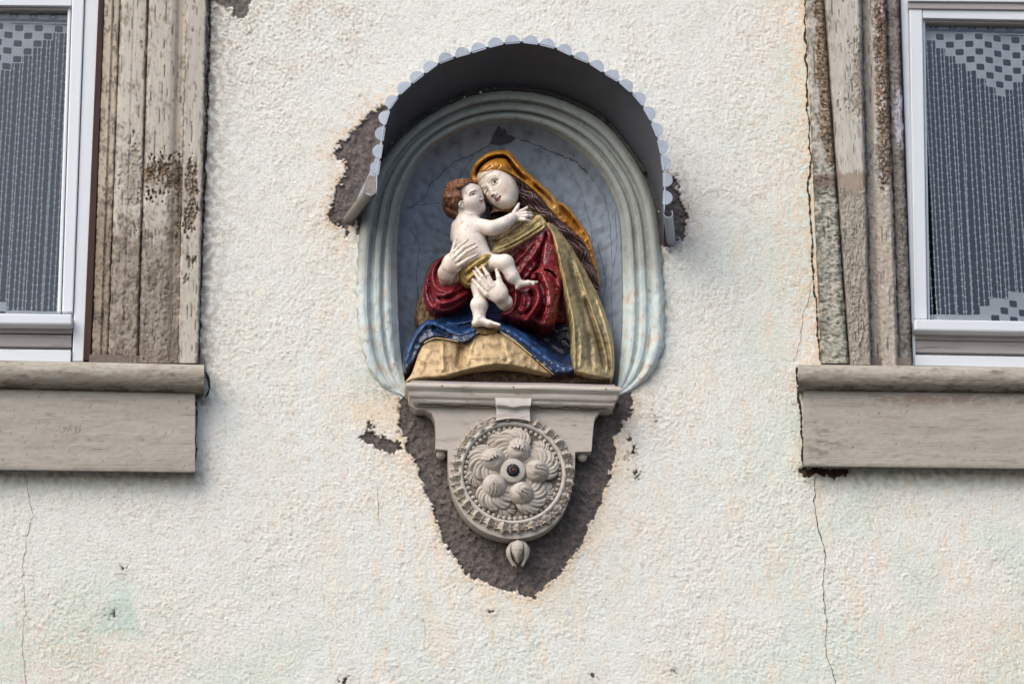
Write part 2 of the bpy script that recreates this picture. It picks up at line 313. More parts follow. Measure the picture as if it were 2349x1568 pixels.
st = band2(NY, NX, ST*5, ST, 7, 22, 31)
C = wash(C, (np.exp(-(((GX-150)/260)**2+((GY-1500)/110)**2))+np.exp(-(((GX-2280)/200)**2+((GY-1470)/120)**2)))*sst(.5, 1.3, st), c(216, 170, 124), .75)
C = wash(C, np.exp(-(((GX-885)/55)**2+((GY-895)/30)**2))*sst(-.4, .8, n_s+n_m*.4), c(104, 112, 98), .75)
C = wash(C, np.exp(-(((GX-830)/40)**2+((GY-880)/60)**2)), c(206, 214, 204), .6)
C = wash(C, np.exp(-np.maximum(hole_d, 0)/13)*(GX > 1400)*(GY > 570)*sst(-1, .6, n_m), c(112, 118, 108), .8)
C = wash(C, np.exp(-np.maximum(hole_d, 0)/20)*(GX < 900)*(GY > 540)*sst(-.8, .8, n_m), c(170, 182, 174), .7)
C = wash(C, np.exp(-np.maximum(psdf(GX, GY, PATCH_S[3]), 0)/26)*sst(-.6, .9, n_m), c(190, 164, 140), .7)
C = wash(C, np.exp(-np.maximum(dC, 0)/9)*sst(-.6, .9, n_b), c(150, 138, 124), .65)
C = wash(C, sst(1.75, 2.2, n_b)*sst(-.5, .8, n_m), c(158, 132, 108), .55)
CC = np.tile(c(104, 98, 95), (NY, NX, 1)); CC = wash(CC, sst(-.5, 1.2, n_m), c(124, 112, 106), .8); CC = wash(CC, sst(0, 1.5, n_s), c(76, 72, 72), .6)
CC = wash(CC, sst(-14, 0, dC)*sst(-.5, .8, n_b), c(70, 68, 66), .7)
CC = wash(CC, ((GX > 1820) & (GY > 1060))*1.0, c(70, 48, 38), .8)
CC = wash(CC, ((GX < 780+600) & (GX < 600) & (GY < 60))*1.0, c(120, 116, 108), .7)
stq = fbm(NY, NX, ST/4, ST, 14, 120, 1.0, 33)       # run-down streaks of ochre and limewash
near = np.exp(-(np.abs(GX-1150)/520)**2)*sst(300, 700, GY)
C = wash(C, sst(.1, 1.6, stq)*near, c(232, 216, 194), .5); C = wash(C, sst(.2, 1.6, -stq)*near, c(226, 230, 228), .5)
C = wash(C, sst(.4, 1.8, stq)*sst(1500, 1850, GX), c(228, 210, 188), .45); C = wash(C, sst(1.0, 2.2, n_x)*.5, c(232, 230, 224), .6); C = wash(C, sst(-1.0, -2.2, n_x), c(186, 172, 154), .55)
# openings
lw_edge = np.interp(GY, [0, 830], [430, 400]); rw_edge = np.interp(GY, [0, 830], [1900, 1930])
open_ = (hole_d < 0) | ((GX < lw_edge) & (GY < 860)) | ((GX > rw_edge) & (GY < 860))
of = open_[:-1, :-1] | open_[1:, :-1] | open_[:-1, 1:] | open_[1:, 1:]
cf = (cem[:-1, :-1].astype(int)+cem[1:, :-1]+cem[:-1, 1:]+cem[1:, 1:]) >= 3
wallroot = thing('plaster_wall', (0, 0, 0), 'cream white rough plaster house wall with cracks and bare cement patches around the niche', 'wall')
V0 = WP.reshape(-1, 3)
F = gridfaces(NY, NX, ~of & ~cf); V, F2, C2 = compact(V0, F, C.reshape(-1, 3)); mk('stucco', V, F2, M['stucco'], wallroot, C2)
def lab_patch(name, sel, label=None):
    F = gridfaces(NY, NX, ~of & cf & sel)
    if len(F) == 0: return
    V, F2, C2 = compact(V0, F, CC.reshape(-1, 3)); o = mk(name, V, F2, M['cement'], wallroot, C2)
    if label: o['label'] = label
cxm = GX[:-1, :-1]; cym = GY[:-1, :-1]
big = (dP < 24)[:-1, :-1]; lft = (psdf(GX, GY, PATCH_S[2]) < 14)[:-1, :-1]; rgt = (psdf(GX, GY, PATCH_S[3]) < 14)[:-1, :-1]; top = (cxm < 640) & (cym < 80)
lab_patch('cement_patch', big, 'large pointed bare cement patch below the carved bracket')
lab_patch('cement_patch', lft & ~big, 'bare cement patch beside the left end of the tin canopy')
lab_patch('cement_patch', rgt & ~big & ~lft, 'small smooth cement patch under the right end of the tin canopy')
lab_patch('cement_patch', top, 'grey cement patch at the top beside the left window')
lab_patch('cement_patch', ~big & ~lft & ~rgt & ~top, 'small scattered flakes of missing plaster')
# cracks: thin dark slots that follow the plaster relief
def crack(pts, wd, seed, jag=1.6):
    rs = np.random.RandomState(seed); n = int(np.hypot(*(np.array(pts[1:])-np.array(pts[:-1])).T).sum()/5)
    p = resample(pts, max(n, 6)); k_ = np.convolve(rs.randn(len(p)+6), [.15, .3, .4, .3, .15], 'same')[3:-3]; p[:, 0] += k_*jag*1.6+rs.randn(len(p))*jag*.18
    ww = wd*(.62 if wd < 1.5 else 1)*(.25+rs.rand(len(p))*1.1); ww[0] = ww[-1] = .1
    d = np.gradient(p, axis=0); d /= np.hypot(*d.T)[:, None]+1e-9; nn = np.stack([-d[:, 1], d[:, 0]], 1)
    a = p+nn*ww[:, None]; b = p-nn*ww[:, None]; q = np.concatenate([a, b]); dep = relief_at(q[:, 0], q[:, 1])+.9
    V = P(q[:, 0], q[:, 1], dep); m = len(p); F = [(i, i+1, m+i+1, m+i) for i in range(m-1)]
    mk('crack', V, F, M['crack'], wallroot, smooth=False)
crack([(58, 1084), (74, 1180), (50, 1300), (57, 1400), (50, 1480), (60, 1568)], .7, 1)
crack([(1872, 1092), (1866, 1150), (1880, 1220), (1892, 1270), (1886, 1340), (1896, 1420), (1893, 1500), (1908, 1540), (1926, 1600)], 1.4, 2)
crack([(868, 1110), (866, 1160), (872, 1200)], .6, 3); crack([(972, 1415), (975, 1450), (970, 1500)], .35, 4)
crack([(1094, 1334), (1078, 1352), (1066, 1364)], .6, 5); crack([(1862, 660), (1840, 720), (1835, 780), (1820, 835)], .8, 6)
crack([(1846, -70), (1847, 60), (1850, 200), (1856, 330), (1858, 380), (1852, 430), (1858, 500), (1866, 620), (1872, 720), (1881, 830)], 2.4, 7, 1.5)
crack([(482, -60), (480, 100), (473, 300), (466, 500), (459, 700), (454, 830)], 3.0, 8, 1.2)
crack([(1829, 840), (1827, 900), (1838, 960), (1840, 1070)], 2.6, 9, 1.2)
crack([(452, 920), (450, 1000), (446, 1070)], 1.6, 10, 1.0)
crack([(474, 850), (482, 890), (470, 915)], 3.0, 11, 1.5)
# the rest of the facade, plain and farther out, 10 mm back behind the edge of the detailed plaster
def wrect(x0, x1, z0, z1, y=.010): return [(x0, y, z0), (x1, y, z0), (x1, y, z1), (x0, y, z1)]
zt = P(1174, -60, 0)[2]; zb = P(1174, 1630, 0)[2]; xl = P(-60, 1300, 0)[0]; xr = P(2410, 1300, 0)[0]; zs = P(0, 1000, 0)[2]
LW0, RW1, WT = xl-.55, xr+.55, zt+.40
rects = [wrect(-8, 9, 0, zb), wrect(-8, xl, zb, zs), wrect(xr, 9, zb, zs), wrect(-8, LW0, zs, 10), wrect(RW1, 9, zs, 10), wrect(LW0, RW1, WT, 10), wrect(P(440, -60)[0], P(1890, -60)[0], zt, WT)]
V = [p for r in rects for p in r]; F = [(4*i, 4*i+1, 4*i+2, 4*i+3) for i in range(len(rects))]
mk('outer_plaster', V, F, M['stucco'], wallroot, c(224, 220, 206), smooth=False)

# ------------------------------------------------------------------ niche: moulded surround and blue-grey recess (parts of the wall)
n = 240
po = resample(chaikin(OUTER, 2, False), n)
jr = fbm(n, 4, 9, 9, 12, 90, .8, 77)[:, 0]; jr = jr*2.4*(po[:, 1] > 560); pi = resample(chaikin(INN, 2, False), n)
# align the two curves by angle-like parameter
prof_t = np.array([0, .03, .08, .14, .2, .27, .31, .35, .40, .46, .55, .59, .62, .66, .71, .78, .84, .88, .93, 1.0])
prof_d = np.array([-4, 8, 15, 20, 21, 19, 12, 2, 3, 12, 12, 9, -3, -2, 7.5, 7, 3, -3, -9, -18.])
tt = np.linspace(0, 1, 64); dd = np.interp(tt, prof_t, prof_d)
SX = po[:, None, 0]*(1-tt)+pi[:, None, 0]*tt; SY = po[:, None, 1]*(1-tt)+pi[:, None, 1]*tt
SX = SX+jr[:, None]*np.exp(-(tt/.07)**2)[None]; endf = np.minimum(np.arange(n), np.arange(n)[::-1])/(n*.07); fade = sst(-.15, 1, endf)[:, None]
nz = fbm(n, 64, 9, 1.5, 8, 80, 1.0, 51)*.9+fbm(n, 64, 9, 1.5, 60, 300, 1, 52)*.6
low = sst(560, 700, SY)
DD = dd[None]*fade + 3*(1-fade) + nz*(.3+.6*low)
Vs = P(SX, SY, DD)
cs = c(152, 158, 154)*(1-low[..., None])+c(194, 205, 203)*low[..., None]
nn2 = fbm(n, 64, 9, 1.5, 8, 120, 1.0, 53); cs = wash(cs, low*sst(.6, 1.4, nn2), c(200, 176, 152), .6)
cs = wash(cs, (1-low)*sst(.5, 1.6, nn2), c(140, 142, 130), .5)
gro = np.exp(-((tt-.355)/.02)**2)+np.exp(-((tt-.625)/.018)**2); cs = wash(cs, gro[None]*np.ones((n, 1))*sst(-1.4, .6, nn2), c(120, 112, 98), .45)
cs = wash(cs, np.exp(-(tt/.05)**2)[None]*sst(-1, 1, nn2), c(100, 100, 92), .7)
cs = wash(cs, low*np.exp(-(tt/.10)**2)[None]*sst(-.9, .7, nn2), c(200, 200, 190), .8); cs = wash(cs, low*np.exp(-(tt/.05)**2)[None]*sst(.2, 1.2, -nn2), c(110, 114, 104), .8)
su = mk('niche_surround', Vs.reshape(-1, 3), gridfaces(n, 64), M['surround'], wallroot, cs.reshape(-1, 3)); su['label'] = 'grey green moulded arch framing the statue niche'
# recess: half cylinder below, quarter sphere above
rr = np.linspace(1, 0, 46); AX = np.interp(pi[:, 1], [283, 900], [1168, 1170]); AY = np.where(pi[:, 1] < 560, 560., pi[:, 1])
NXp = AX[:, None]+(pi[:, None, 0]-AX[:, None])*rr; NYp = AY[:, None]+(pi[:, None, 1]-AY[:, None])*rr
dep = -14-122*np.sqrt(np.clip(1-rr**2.6, 0, 1))[None]*np.ones((n, 1)); dep += band(n, 46, 7, 40, 200, 60)*1.2*(1-rr**8)
nn3 = band(n, 46, 6, 25, 120, 61); cn = np.tile(c(146, 160, 176), (n, 46, 1)); cn = wash(cn, sst(.2, 1.4, nn3), c(120, 127, 138), .6); cn = wash(cn, sst(.4, 1.6, -nn3)*.7, c(168, 174, 186), .5)
Ln = np.stack([P(NXp, NYp, -14)[..., 0], -dep/1000, P(NXp, NYp, -14)[..., 2]], -1)
ni = mk('niche_recess', Ln.reshape(-1, 3), gridfaces(n, 46), M['niche'], wallroot, cn.reshape(-1, 3)); ni['label'] = 'blue grey concave recess of the niche'
a = P(900, 912, 0); b = P(1450, 912, 0)
mk('niche_floor', [(a[0], .004, a[2]), (b[0], .004, a[2]), (b[0], .16, a[2]), (a[0], .16, a[2])], [(0, 1, 2, 3)], M['surround'], wallroot, c(150, 150, 145), smooth=False)
# hairline cracks and a bare triangular chip in the recess, laid on its surface
from mathutils.bvhtree import BVHTree
bv = BVHTree.FromPolygons([tuple(v) for v in Ln.reshape(-1, 3)], [tuple(int(i) for i in f) for f in gridfaces(n, 46)])
def on_niche(x, y, off=.0008):
    d = Vector(P(x, y, 0)-CAM).normalized(); h = bv.ray_cast(Vector(CAM), d)
    return np.array(h[0]-d*off) if h[0] else P(x, y, -60)
def ncrack(pts, wd, seed):
    rs = np.random.RandomState(seed); p = resample(pts, max(8, int(len(pts)*9))); p += rs.randn(*p.shape)*.9
    ww = wd*.75*(.2+rs.rand(len(p))*1.1); ww[0] = ww[-1] = .1; d = np.gradient(p, axis=0); d /= np.hypot(*d.T)[:, None]+1e-9; q = np.stack([-d[:, 1], d[:, 0]], 1)
    V = [on_niche(*(p[i]+q[i]*ww[i])) for i in range(len(p))]+[on_niche(*(p[i]-q[i]*ww[i])) for i in range(len(p))]; m = len(p)
    mk('hairline_crack', V, [(i, i+1, m+i+1, m+i) for i in range(m-1)], M['nichecrack'], wallroot, smooth=False)
M['nichecrack'] = mat('dirt_in_hairline', c(84, 87, 98), .9, bump=0)
ncrack([(1142, 292), (1128, 330), (1090, 352), (1040, 372), (990, 420), (975, 450), (940, 480)], 1.2, 20)
ncrack([(1150, 292), (1165, 310), (1210, 325), (1270, 350), (1320, 370), (1350, 400)], 2.2, 21)
ncrack([(1350, 400), (1385, 450), (1400, 520), (1405, 620)], .8, 22); ncrack([(1290, 360), (1330, 430), (1355, 520), (1362, 600)], .7, 23)
ncrack([(930, 480), (950, 470), (1010, 465)], .8, 24); ncrack([(940, 520), (960, 560), (955, 640), (962, 700)], 1.0, 25); ncrack([(1040, 430), (1090, 350)], .6, 26)
ncrack([(1370, 560), (1390, 640), (1380, 700), (1395, 800)], 1.0, 27); ncrack([(1410, 480), (1415, 560), (1400, 660), (1405, 760)], .7, 28)
tp = [(1143, 289), (1130, 312), (1124, 330), (1145, 334), (1170, 328), (1182, 318), (1160, 306)]
mk('bare_chip', [on_niche(*q) for q in tp]+[on_niche(1148, 316)], [(i, (i+1) % 7, 7) for i in range(7)], M['nichecrack'], wallroot, smooth=False)

# ------------------------------------------------------------------ windows
def trim(name, parent, xt, xb, y0, y1, prof, colf, reliefn, seed, back=-30, m='trim', step=2.2, label=None):
    """vertical board between two slanted photo edges, cross profile prof(u) in mm, weathering as relief"""
    wdt = abs(xt[1]-xt[0]); nu = max(6, int(wdt/step)); nv = int((y1-y0)/step/1.05)
    u = np.linspace(0, 1, nu); y = np.linspace(y0, y1, nv); U, Y = np.meshgrid(u, y)
    xa = np.interp(Y, [0, 830], [xt[0], xb[0]]) + (Y < 0)*Y*0; xz = np.interp(Y, [0, 830], [xt[1], xb[1]])
    sl0 = (xb[0]-xt[0])/830; sl1 = (xb[1]-xt[1])/830; xa = xt[0]+sl0*Y; xz = xt[1]+sl1*Y
    X = xa+(xz-xa)*U; D = prof(U)
    nz = dict(a=fbm(nv, nu, step, step, 4.5, 18, .6, seed), b=fbm(nv, nu, step*.6, step, 6, 70, 1.0, seed+1), g=band2(nv, nu, step/7, step, 5, 16, seed+2), l=band2(nv, nu, step, step, 50, 200, seed+3))
    rot, C = colf(X, Y, U, nz); ed = np.minimum(U, 1-U)*wdt; sp_ = band2(nv, nu, step/22, step, 3.5, 9, seed+8); spl = sst(1.5, 2.2, sp_+.3*nz['b']); C = mixc(C, spl*.8, c(64, 56, 48)); C = mixc(C, np.exp(-ed/4.5)*sst(-1.2, .6, nz['b'])*.75, c(72, 62, 52)); C = mixc(C, sst(1.0, 2.4, .6*nz['g']+.8*nz['b'])*.55, c(112, 102, 90)); C = C*np.array([.97, .985, 1.02]); D = D + reliefn(X, Y, U, nz, rot) - 1.2*spl
    edge = nz['b']*.8*rot; X = X + (U < .01)*edge - (U > .99)*edge
    Xe = np.concatenate([X[:, :1], X, X[:, -1:]], 1); Ye = np.concatenate([Y[:, :1], Y, Y[:, -1:]], 1); De = np.concatenate([np.full((nv, 1), back), D, np.full((nv, 1), back)], 1)
    V = P(X, Y, D); V = np.concatenate([V[:, :1]*[1, 0, 1]+[0, -back/1000., 0], V, V[:, -1:]*[1, 0, 1]+[0, -back/1000., 0]], 1)
    Ce = np.concatenate([C[:, :1], C, C[:, -1:]], 1)
    o = mk(name, V.reshape(-1, 3), gridfaces(nv, nu+2), M[m], parent, Ce.reshape(-1, 3), sharp=50)
    if label: o['label'] = label
    return o
def relief_rot(X, Y, U, nz, rot):
    return .12*nz['g']*(1-rot) + .12*nz['b'] + rot*(1.2*nz['a']+1.3*nz['b']-1.6*np.clip(nz['a']-.5, 0, 2)) - 1.2*rot
def mixc(C, m, colr): m = np.clip(m, 0, 1)[..., None]; return C*(1-m)+colr*m
PALE = c(184, 177, 165)
def blob(X, Y, x, y, rx, ry, n, k=.45): return sst(1.15, .8, np.sqrt(((X-x)/rx)**2+((Y-y)/ry)**2)+n*k)
def colL(kind):
    def f(X, Y, U, nz):
        rot = np.zeros(X.shape)
        C = np.tile(PALE, X.shape+(1,)); C = mixc(C, sst(-.5, 1.5, nz['l'])*.5, c(190, 180, 164)); C = mixc(C, sst(.3, 1.8, nz['g'])*.5, c(168, 156, 138))
        if kind in 'BC':
            low = sst(470, 560, Y+nz['b']*22+nz['l']*12); low2 = sst(560, 700, Y+nz['b']*14)
            rot = low*.55+low2*.15; C = mixc(C, low*.8, c(140, 128, 114)); C = mixc(C, low*sst(-.3, 1, nz['b'])*.75, c(98, 88, 78)); C = mixc(C, sst(.2, 1.4, nz['b'])*.5, c(142, 130, 114))
            C = mixc(C, sst(780, 815, Y+nz['b']*6)*.8, c(132, 118, 108))
        if kind == 'C':
            bl = blob(X, Y, 390, 405, 52, 36, nz['b']); bl = np.maximum(bl, blob(X, Y, 348, 400, 18, 30, nz['b']))
            bl = np.maximum(bl, blob(X, Y, 412, 480, 12, 70, nz['b'])); rot = np.maximum(rot, bl*1.5); C = mixc(C, bl*.85, c(104, 84, 64)); C = mixc(C, bl*sst(.0, .8, nz['a']), c(52, 42, 34)); C = mixc(C, bl*sst(.6, 1.4, -nz['a'])*.5, c(160, 120, 84))
            C = mixc(C, np.exp(-((U-.78)/.1)**2)*.4, c(226, 204, 172))
        if kind == 'B':
            bl = blob(X, Y, 300, 400, 20, 60, nz['b']); rot = np.maximum(rot, bl*.9); C = mixc(C, bl*.5, c(122, 112, 98))
        if kind == 'A':
            C = mixc(C, np.ones(X.shape)*.5, c(150, 132, 108)); low = sst(400, 520, Y+nz['b']*20); rot = .3+low*.3; C = mixc(C, low*.6, c(112, 98, 84)); C = mixc(C, sst(.6, 1.2, nz['b'])*.6, c(84, 76, 60))
        if kind == 'D':
            bl = blob(X, Y, 440, 455, 14, 72, nz['b']*.8); bl = np.maximum(bl, blob(X, Y, 436, 600, 8, 14, nz['b'])); bl = np.maximum(bl, blob(X, Y, 430, 640, 7, 9, nz['b']))
            rot = bl*1.4; C = mixc(C, bl*.7, c(132, 112, 88)); C = mixc(C, bl*sst(.1, .9, nz['a']), c(70, 60, 50)); C = mixc(C, sst(500, 700, Y)*.4, c(196, 190, 170))
        return rot, C
    return f
def colR(kind):
    def f(X, Y, U, nz):
        rot = np.zeros(X.shape); C = np.tile(c(190, 184, 172), X.shape+(1,)); C = mixc(C, sst(-.5, 1.5, nz['l'])*.5, c(172, 166, 154)); C = mixc(C, sst(.4, 1.8, nz['g'])*.4, c(156, 146, 130))
        if kind == 'A':
            up = sst(385, 370, Y+nz['b']*3); edge = sst(.25, .55, U+nz['b']*.12)
            rot = up*(.4+.8*edge)+(1-up)*1.0; C = mixc(C, up*edge*.8, c(138, 116, 90)); C = mixc(C, up*edge*sst(.1, .8, nz['a']), c(70, 58, 46)); C = mixc(C, up*edge*sst(.5, 1.2, nz['b'])*.6, c(156, 128, 98))
            C = mixc(C, (1-up)*.7, c(172, 168, 152)); C = mixc(C, (1-up)*sst(.2, 1.2, nz['b'])*.7, c(150, 164, 146)); C = mixc(C, (1-up)*sst(.6, 1.2, nz['a'])*.9, c(96, 88, 76))
            C = mixc(C, sst(395, 405, Y)*sst(440, 425, Y)*.8, c(112, 92, 82))
        if kind == 'B':
            bl = blob(X, Y, 1984, 160, 26, 60, nz['b']); bl = np.maximum(bl, blob(X, Y, 1984, 235, 34, 30, nz['b'])); low = sst(392, 400, Y+nz['b']*4); low2 = sst(432, 445, Y+nz['b']*6)
            rot = bl*.6+low2*.7+low*.1; C = mixc(C, bl*.6, c(140, 126, 106)); C = mixc(C, bl*sst(.4, 1, nz['a'])*.7, c(98, 86, 70)); C = mixc(C, low*.8, c(148, 126, 110)); C = mixc(C, low2*.6, c(164, 158, 146)); C = mixc(C, low2*sst(.4, 1.2, nz['b'])*.6, c(186, 176, 160))
            C = mixc(C, sst(620, 560, Y)*low2*sst(0, 1.2, nz['b'])*.5, c(150, 160, 138)); C = mixc(C, low2*sst(.9, 1.6, nz['a'])*.6, c(110, 98, 88))
        if kind == 'C':
            up = sst(440, 420, Y+nz['b']*8); rot = .25+up*sst(.35, .6, U)*1.0+.3*(1-up); C = mixc(C, up*sst(.35, .6, U+nz['b']*.1)*.85, c(126, 104, 82)); C = mixc(C, up*sst(.2, 1, nz['a'])*sst(.25, .6, U), c(72, 60, 50)); C = mixc(C, up*sst(.6, 1.4, nz['b'])*.7*sst(.3, .6, U), c(136, 96, 72)); C = mixc(C, up*sst(.4, .1, U)*.7, c(150, 142, 130))
            C = mixc(C, (1-up)*.6, c(164, 150, 134)); C = mixc(C, sst(320, 340, Y)*sst(430, 400, Y)*sst(-.3, .8, nz['b'])*.6, c(104, 96, 92)); C = mixc(C, sst(1.2, 1.7, nz['b'])*.8, c(214, 206, 204))
        if kind == 'D':
            rot = np.full(X.shape, .75); C = mixc(C, np.full(X.shape, .85), c(128, 120, 112)); C = mixc(C, sst(.2, 1.2, nz['b'])*.6, c(96, 90, 84)); C = mixc(C, sst(190, 210, Y)*sst(350, 320, Y)*sst(.2, .7, U+nz['b']*.15), c(206, 200, 204)); C = mixc(C, sst(1.3, 1.8, nz['a'])*.6, c(190, 184, 178))
        return rot, C
    return f
def qbox(name, parent, x0, x1, y0, y1, d1, d0, m, bev=.0015, C=None, label=None):
    """board with a photo-traced front face; x0, x1, y0, y1 may be pairs (start, end)"""
    pr = lambda v: v if isinstance(v, tuple) else (v, v)
    x0, x1, y0, y1 = pr(x0), pr(x1), pr(y0), pr(y1)
    f = np.array([P(x0[0], y0[0], d1), P(x1[0], y0[1], d1), P(x1[1], y1[1], d1), P(x0[1], y1[0], d1)])
    bk = f*[1, 0, 1]+[0, -d0/1000., 0]; V = np.vstack([f, bk])
    F = [(3, 2, 1, 0), (4, 5, 6, 7), (0, 1, 5, 4), (1, 2, 6, 5), (2, 3, 7, 6), (3, 0, 4, 7)]
    o = mk(name, V, F, M[m] if isinstance(m, str) else m, parent, C, smooth=False, bevel=bev)
    if label: o['label'] = label
    return o
def sweep_h(name, parent, x0, x1, yl, yr, prof, m, colf, seed, step=3.0, ends=True, label=None):
    """horizontal moulding; prof = list of (px drop, depth) round its face; ends closed"""
    nx = int(abs(x1-x0)/step); x = np.linspace(x0, x1, nx); pr = resample(chaikin(prof, 1, False), 60); nv = len(pr)
    t = (x-x0)/(x1-x0); Y = (yl+(yr-yl)*t)[:, None]+pr[None, :, 0]; X = np.repeat(x[:, None], nv, 1); D = np.repeat(pr[None, :, 1], nx, 0)
    sv = max(1., float(np.abs(np.diff(pr[:, 0])).mean()+np.abs(np.diff(pr[:, 1])).mean()))
    nz = dict(a=fbm(nx, nv, step*.5, sv, 4, 14, .5, seed), b=fbm(nx, nv, step*.4, sv, 6, 90, 1.0, seed+1), g=fbm(nx, nv, step/7, sv, 3, 30, .8, seed+2))
    C, rl = colf(X, Y, t[:, None]*np.ones((1, nv)), nz); V = P(X, Y, D+rl)
    fr = V.reshape(-1, 3); F = gridfaces(nx, nv)[:, ::-1]
    if ends:
        e0 = V[0].copy(); e1 = V[-1].copy(); k = len(fr); cen0 = e0.mean(0); cen1 = e1.mean(0); dup = np.vstack([e0, [cen0], e1, [cen1]])
        tri = [(k+i, k+i+1, k+nv, k+nv) for i in range(nv-1)]+[(k+nv+1+i+1, k+nv+1+i, k+2*nv+1, k+2*nv+1) for i in range(nv-1)]
        fr = np.vstack([fr, dup]); Fl = [tuple(f) for f in F]+[(a, b, d) for a, b, d, _ in tri]; C = np.vstack([C.reshape(-1, 3), C[0], C[0, :1], C[-1], C[-1, :1]])
        o = mk(name, fr, Fl, M[m], parent, C, sharp=45)
    else: o = mk(name, fr, F, M[m], parent, C.reshape(-1, 3), sharp=45)
    if label: o['label'] = label
    return o
def col_sill(X, Y, t, nz):
    C = np.tile(c(168, 162, 150), X.shape+(1,)); C = mixc(C, sst(-.2, 1.6, nz['g'])*.45, c(140, 130, 116)); C = mixc(C, sst(-.3, 1.5, nz['b'])*.5, c(158, 148, 134)); C = mixc(C, sst(1.0, 2.2, nz['g'])*sst(-.5, .8, nz['b'])*.7, c(92, 80, 68)); vv = np.linspace(0, 1, X.shape[1])[None]*np.ones(X.shape); C = mixc(C, sst(.66, .8, vv+.04*nz['b'])*.85, c(62, 52, 44)); C = mixc(C, sst(.42, .6, vv+.05*nz['b'])*.35, c(120, 110, 98))  # underside of the roll painted dark: its shade as well as grime
    return C, .3*nz['b']+.25*nz['g']
def col_apron(X, Y, t, nz):
    C = np.tile(c(168, 162, 152), X.shape+(1,)); C = mixc(C, sst(.2, 2.0, nz['g'])*.45, c(146, 136, 124)); C = mixc(C, sst(-.5, 1.8, nz['b'])*.4, c(160, 151, 140)); C = mixc(C, sst(2.2, 2.8, nz['a'])*.7, c(112, 98, 84))
    C = mixc(C, np.exp(-((X-165)/26)**2-((Y-985)/10)**2)*sst(-.2, .8, nz['a']), c(110, 104, 94)); C = mixc(C, np.exp(-((X-1890)/34)**2-((Y-1015)/34)**2)*sst(-.2, 1, nz['g'])*.9, c(104, 96, 86)); C = mixc(C, (X > 1990)*np.exp(-((Y-915)/14)**2)*sst(-1, .8, nz['b'])*.8, c(142, 122, 110))
    return C, .3*nz['b']+.14*nz['g']-.5*np.clip(nz['a']-2.0, 0, 1)

lw = thing('window', P(0, 830, 0), 'left white casement window with lace curtain behind, in a broad weathered wooden surround', 'window', 'windows either side of the niche')
rw = thing('window', P(2348, 840, 0), 'right white casement window with lace curtain behind, in a badly rotten wooden surround', 'window', 'windows either side of the niche')
YT = -330
# left surround boards
cm = lambda a: (lambda U: np.interp(U, *a))
trim('surround_board', lw, (428, 474), (408, 454), YT, 832, cm(([0, .06, .94, 1], [24, 28, 28, 24])), colL('D'), relief_rot, 100, -6, label='outer board of the left window surround with a strip of rot')
trim('surround_board', lw, (341, 428), (318, 407), YT, 832, cm(([0, .03, .08, .62, .72, .82, .92, 1], [8, 24, 30, 31, 27, 16, 14, 22])), colL('C'), relief_rot, 110, -10, label='widest board of the left window surround with a dark rotten hole')
trim('surround_board', lw, (277, 340), (248, 317), YT, 832, cm(([0, .08, .14, .45, .5, .55, .92, 1], [-2, 6, 9, 12, 9.5, 12, 13, 4])), colL('B'), relief_rot, 120, -20)
trim('surround_board', lw, (240, 276), (211, 247), YT, 832, cm(([0, .3, .45, .6, .9, 1], [-16, -12, -7, -12, -4, -8])), colL('A'), relief_rot, 130, -40, label='dark inner board of the left window surround')
qbox('reveal_board', lw, (231+23, 190), (241+24, 207), YT*2, 826, -24, -60, 'brown'); 
# right surround boards
trim('surround_board', rw, (1850, 1887), (1885, 1946), YT, 833, cm(([0, .06, .9, 1], [22, 27, 27, 20])), colR('A'), relief_rot, 140, -6, label='outer board of the right window surround, cracked and flaking')
trim('surround_board', rw, (1889, 1975), (1947, 1998), YT, 836, cm(([0, .05, .1, .9, .96, 1], [10, 22, 30, 31, 27, 6])), colR('B'), relief_rot, 150, -10, label='pale smooth board of the right window surround, rough below')
trim('surround_board', rw, (1977, 2031), (2000, 2061), YT, 838, cm(([0, .2, .35, .5, .9, 1], [-8, -4, 6, 11, 12, 2])), colR('C'), relief_rot, 160, -20, label='rotten brown board of the right window surround')
trim('surround_board', rw, (2032, 2060), (2062, 2090), YT, 838, cm(([0, .2, .8, 1], [-12, -8, -10, -18])), colR('D'), relief_rot, 170, -50, label='rough grey inner board of the right window surround')
qbox('reveal_board', rw, (2058-12, 2088), (2066-12, 2094), YT, 832, -28, -60, 'brown')
qbox('mortar_bed', lw, (205, 203), (469, 469), (812, 820), (846, 852), 11, -60, M['cement'], 0, c(120, 110, 102))
qbox('mortar_bed', rw, (1886, 1886), (2088, 2090), (818, 820), (848, 852), 6, -60, M['cement'], 0, c(124, 114, 106))
# sills and aprons
sill_prof = [(8, -30), (0, 40), (1, 62), (6, 72), (18, 77), (32, 76), (46, 70), (58, 58), (66, 44), (70, 28), (70, -6)]
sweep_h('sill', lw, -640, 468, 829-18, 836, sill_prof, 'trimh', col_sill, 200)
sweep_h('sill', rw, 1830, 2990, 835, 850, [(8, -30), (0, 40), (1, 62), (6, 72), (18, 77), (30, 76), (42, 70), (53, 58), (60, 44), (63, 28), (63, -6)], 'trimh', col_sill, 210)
apr = lambda h: [(-26, 20), (-26, 38), (-10, 42), (2, 42), (h*.3, 42), (h*.6, 42), (h-3, 42), (h, 40), (h+1, 30), (h+2, -8)]
sweep_h('apron', lw, -600, 447, 912-12, 913, apr(169), 'trimh', col_apron, 220)
sweep_h('apron', rw, 1842, 2960, 900, 913, apr(168), 'trimh', col_apron, 230)
# white casements
sl = -.0365; sr = .035
def vx(x0, s, y): return x0+s*y
def stile(name, par, x0, x1, s0, s1, y0, y1, d1, d0, m='white', **k): return qbox(name, par, (x0+s0*y0, x0+s0*y1), (x1+s1*y0, x1+s1*y1), y0, y1, d1, d0, m, .003, **k)
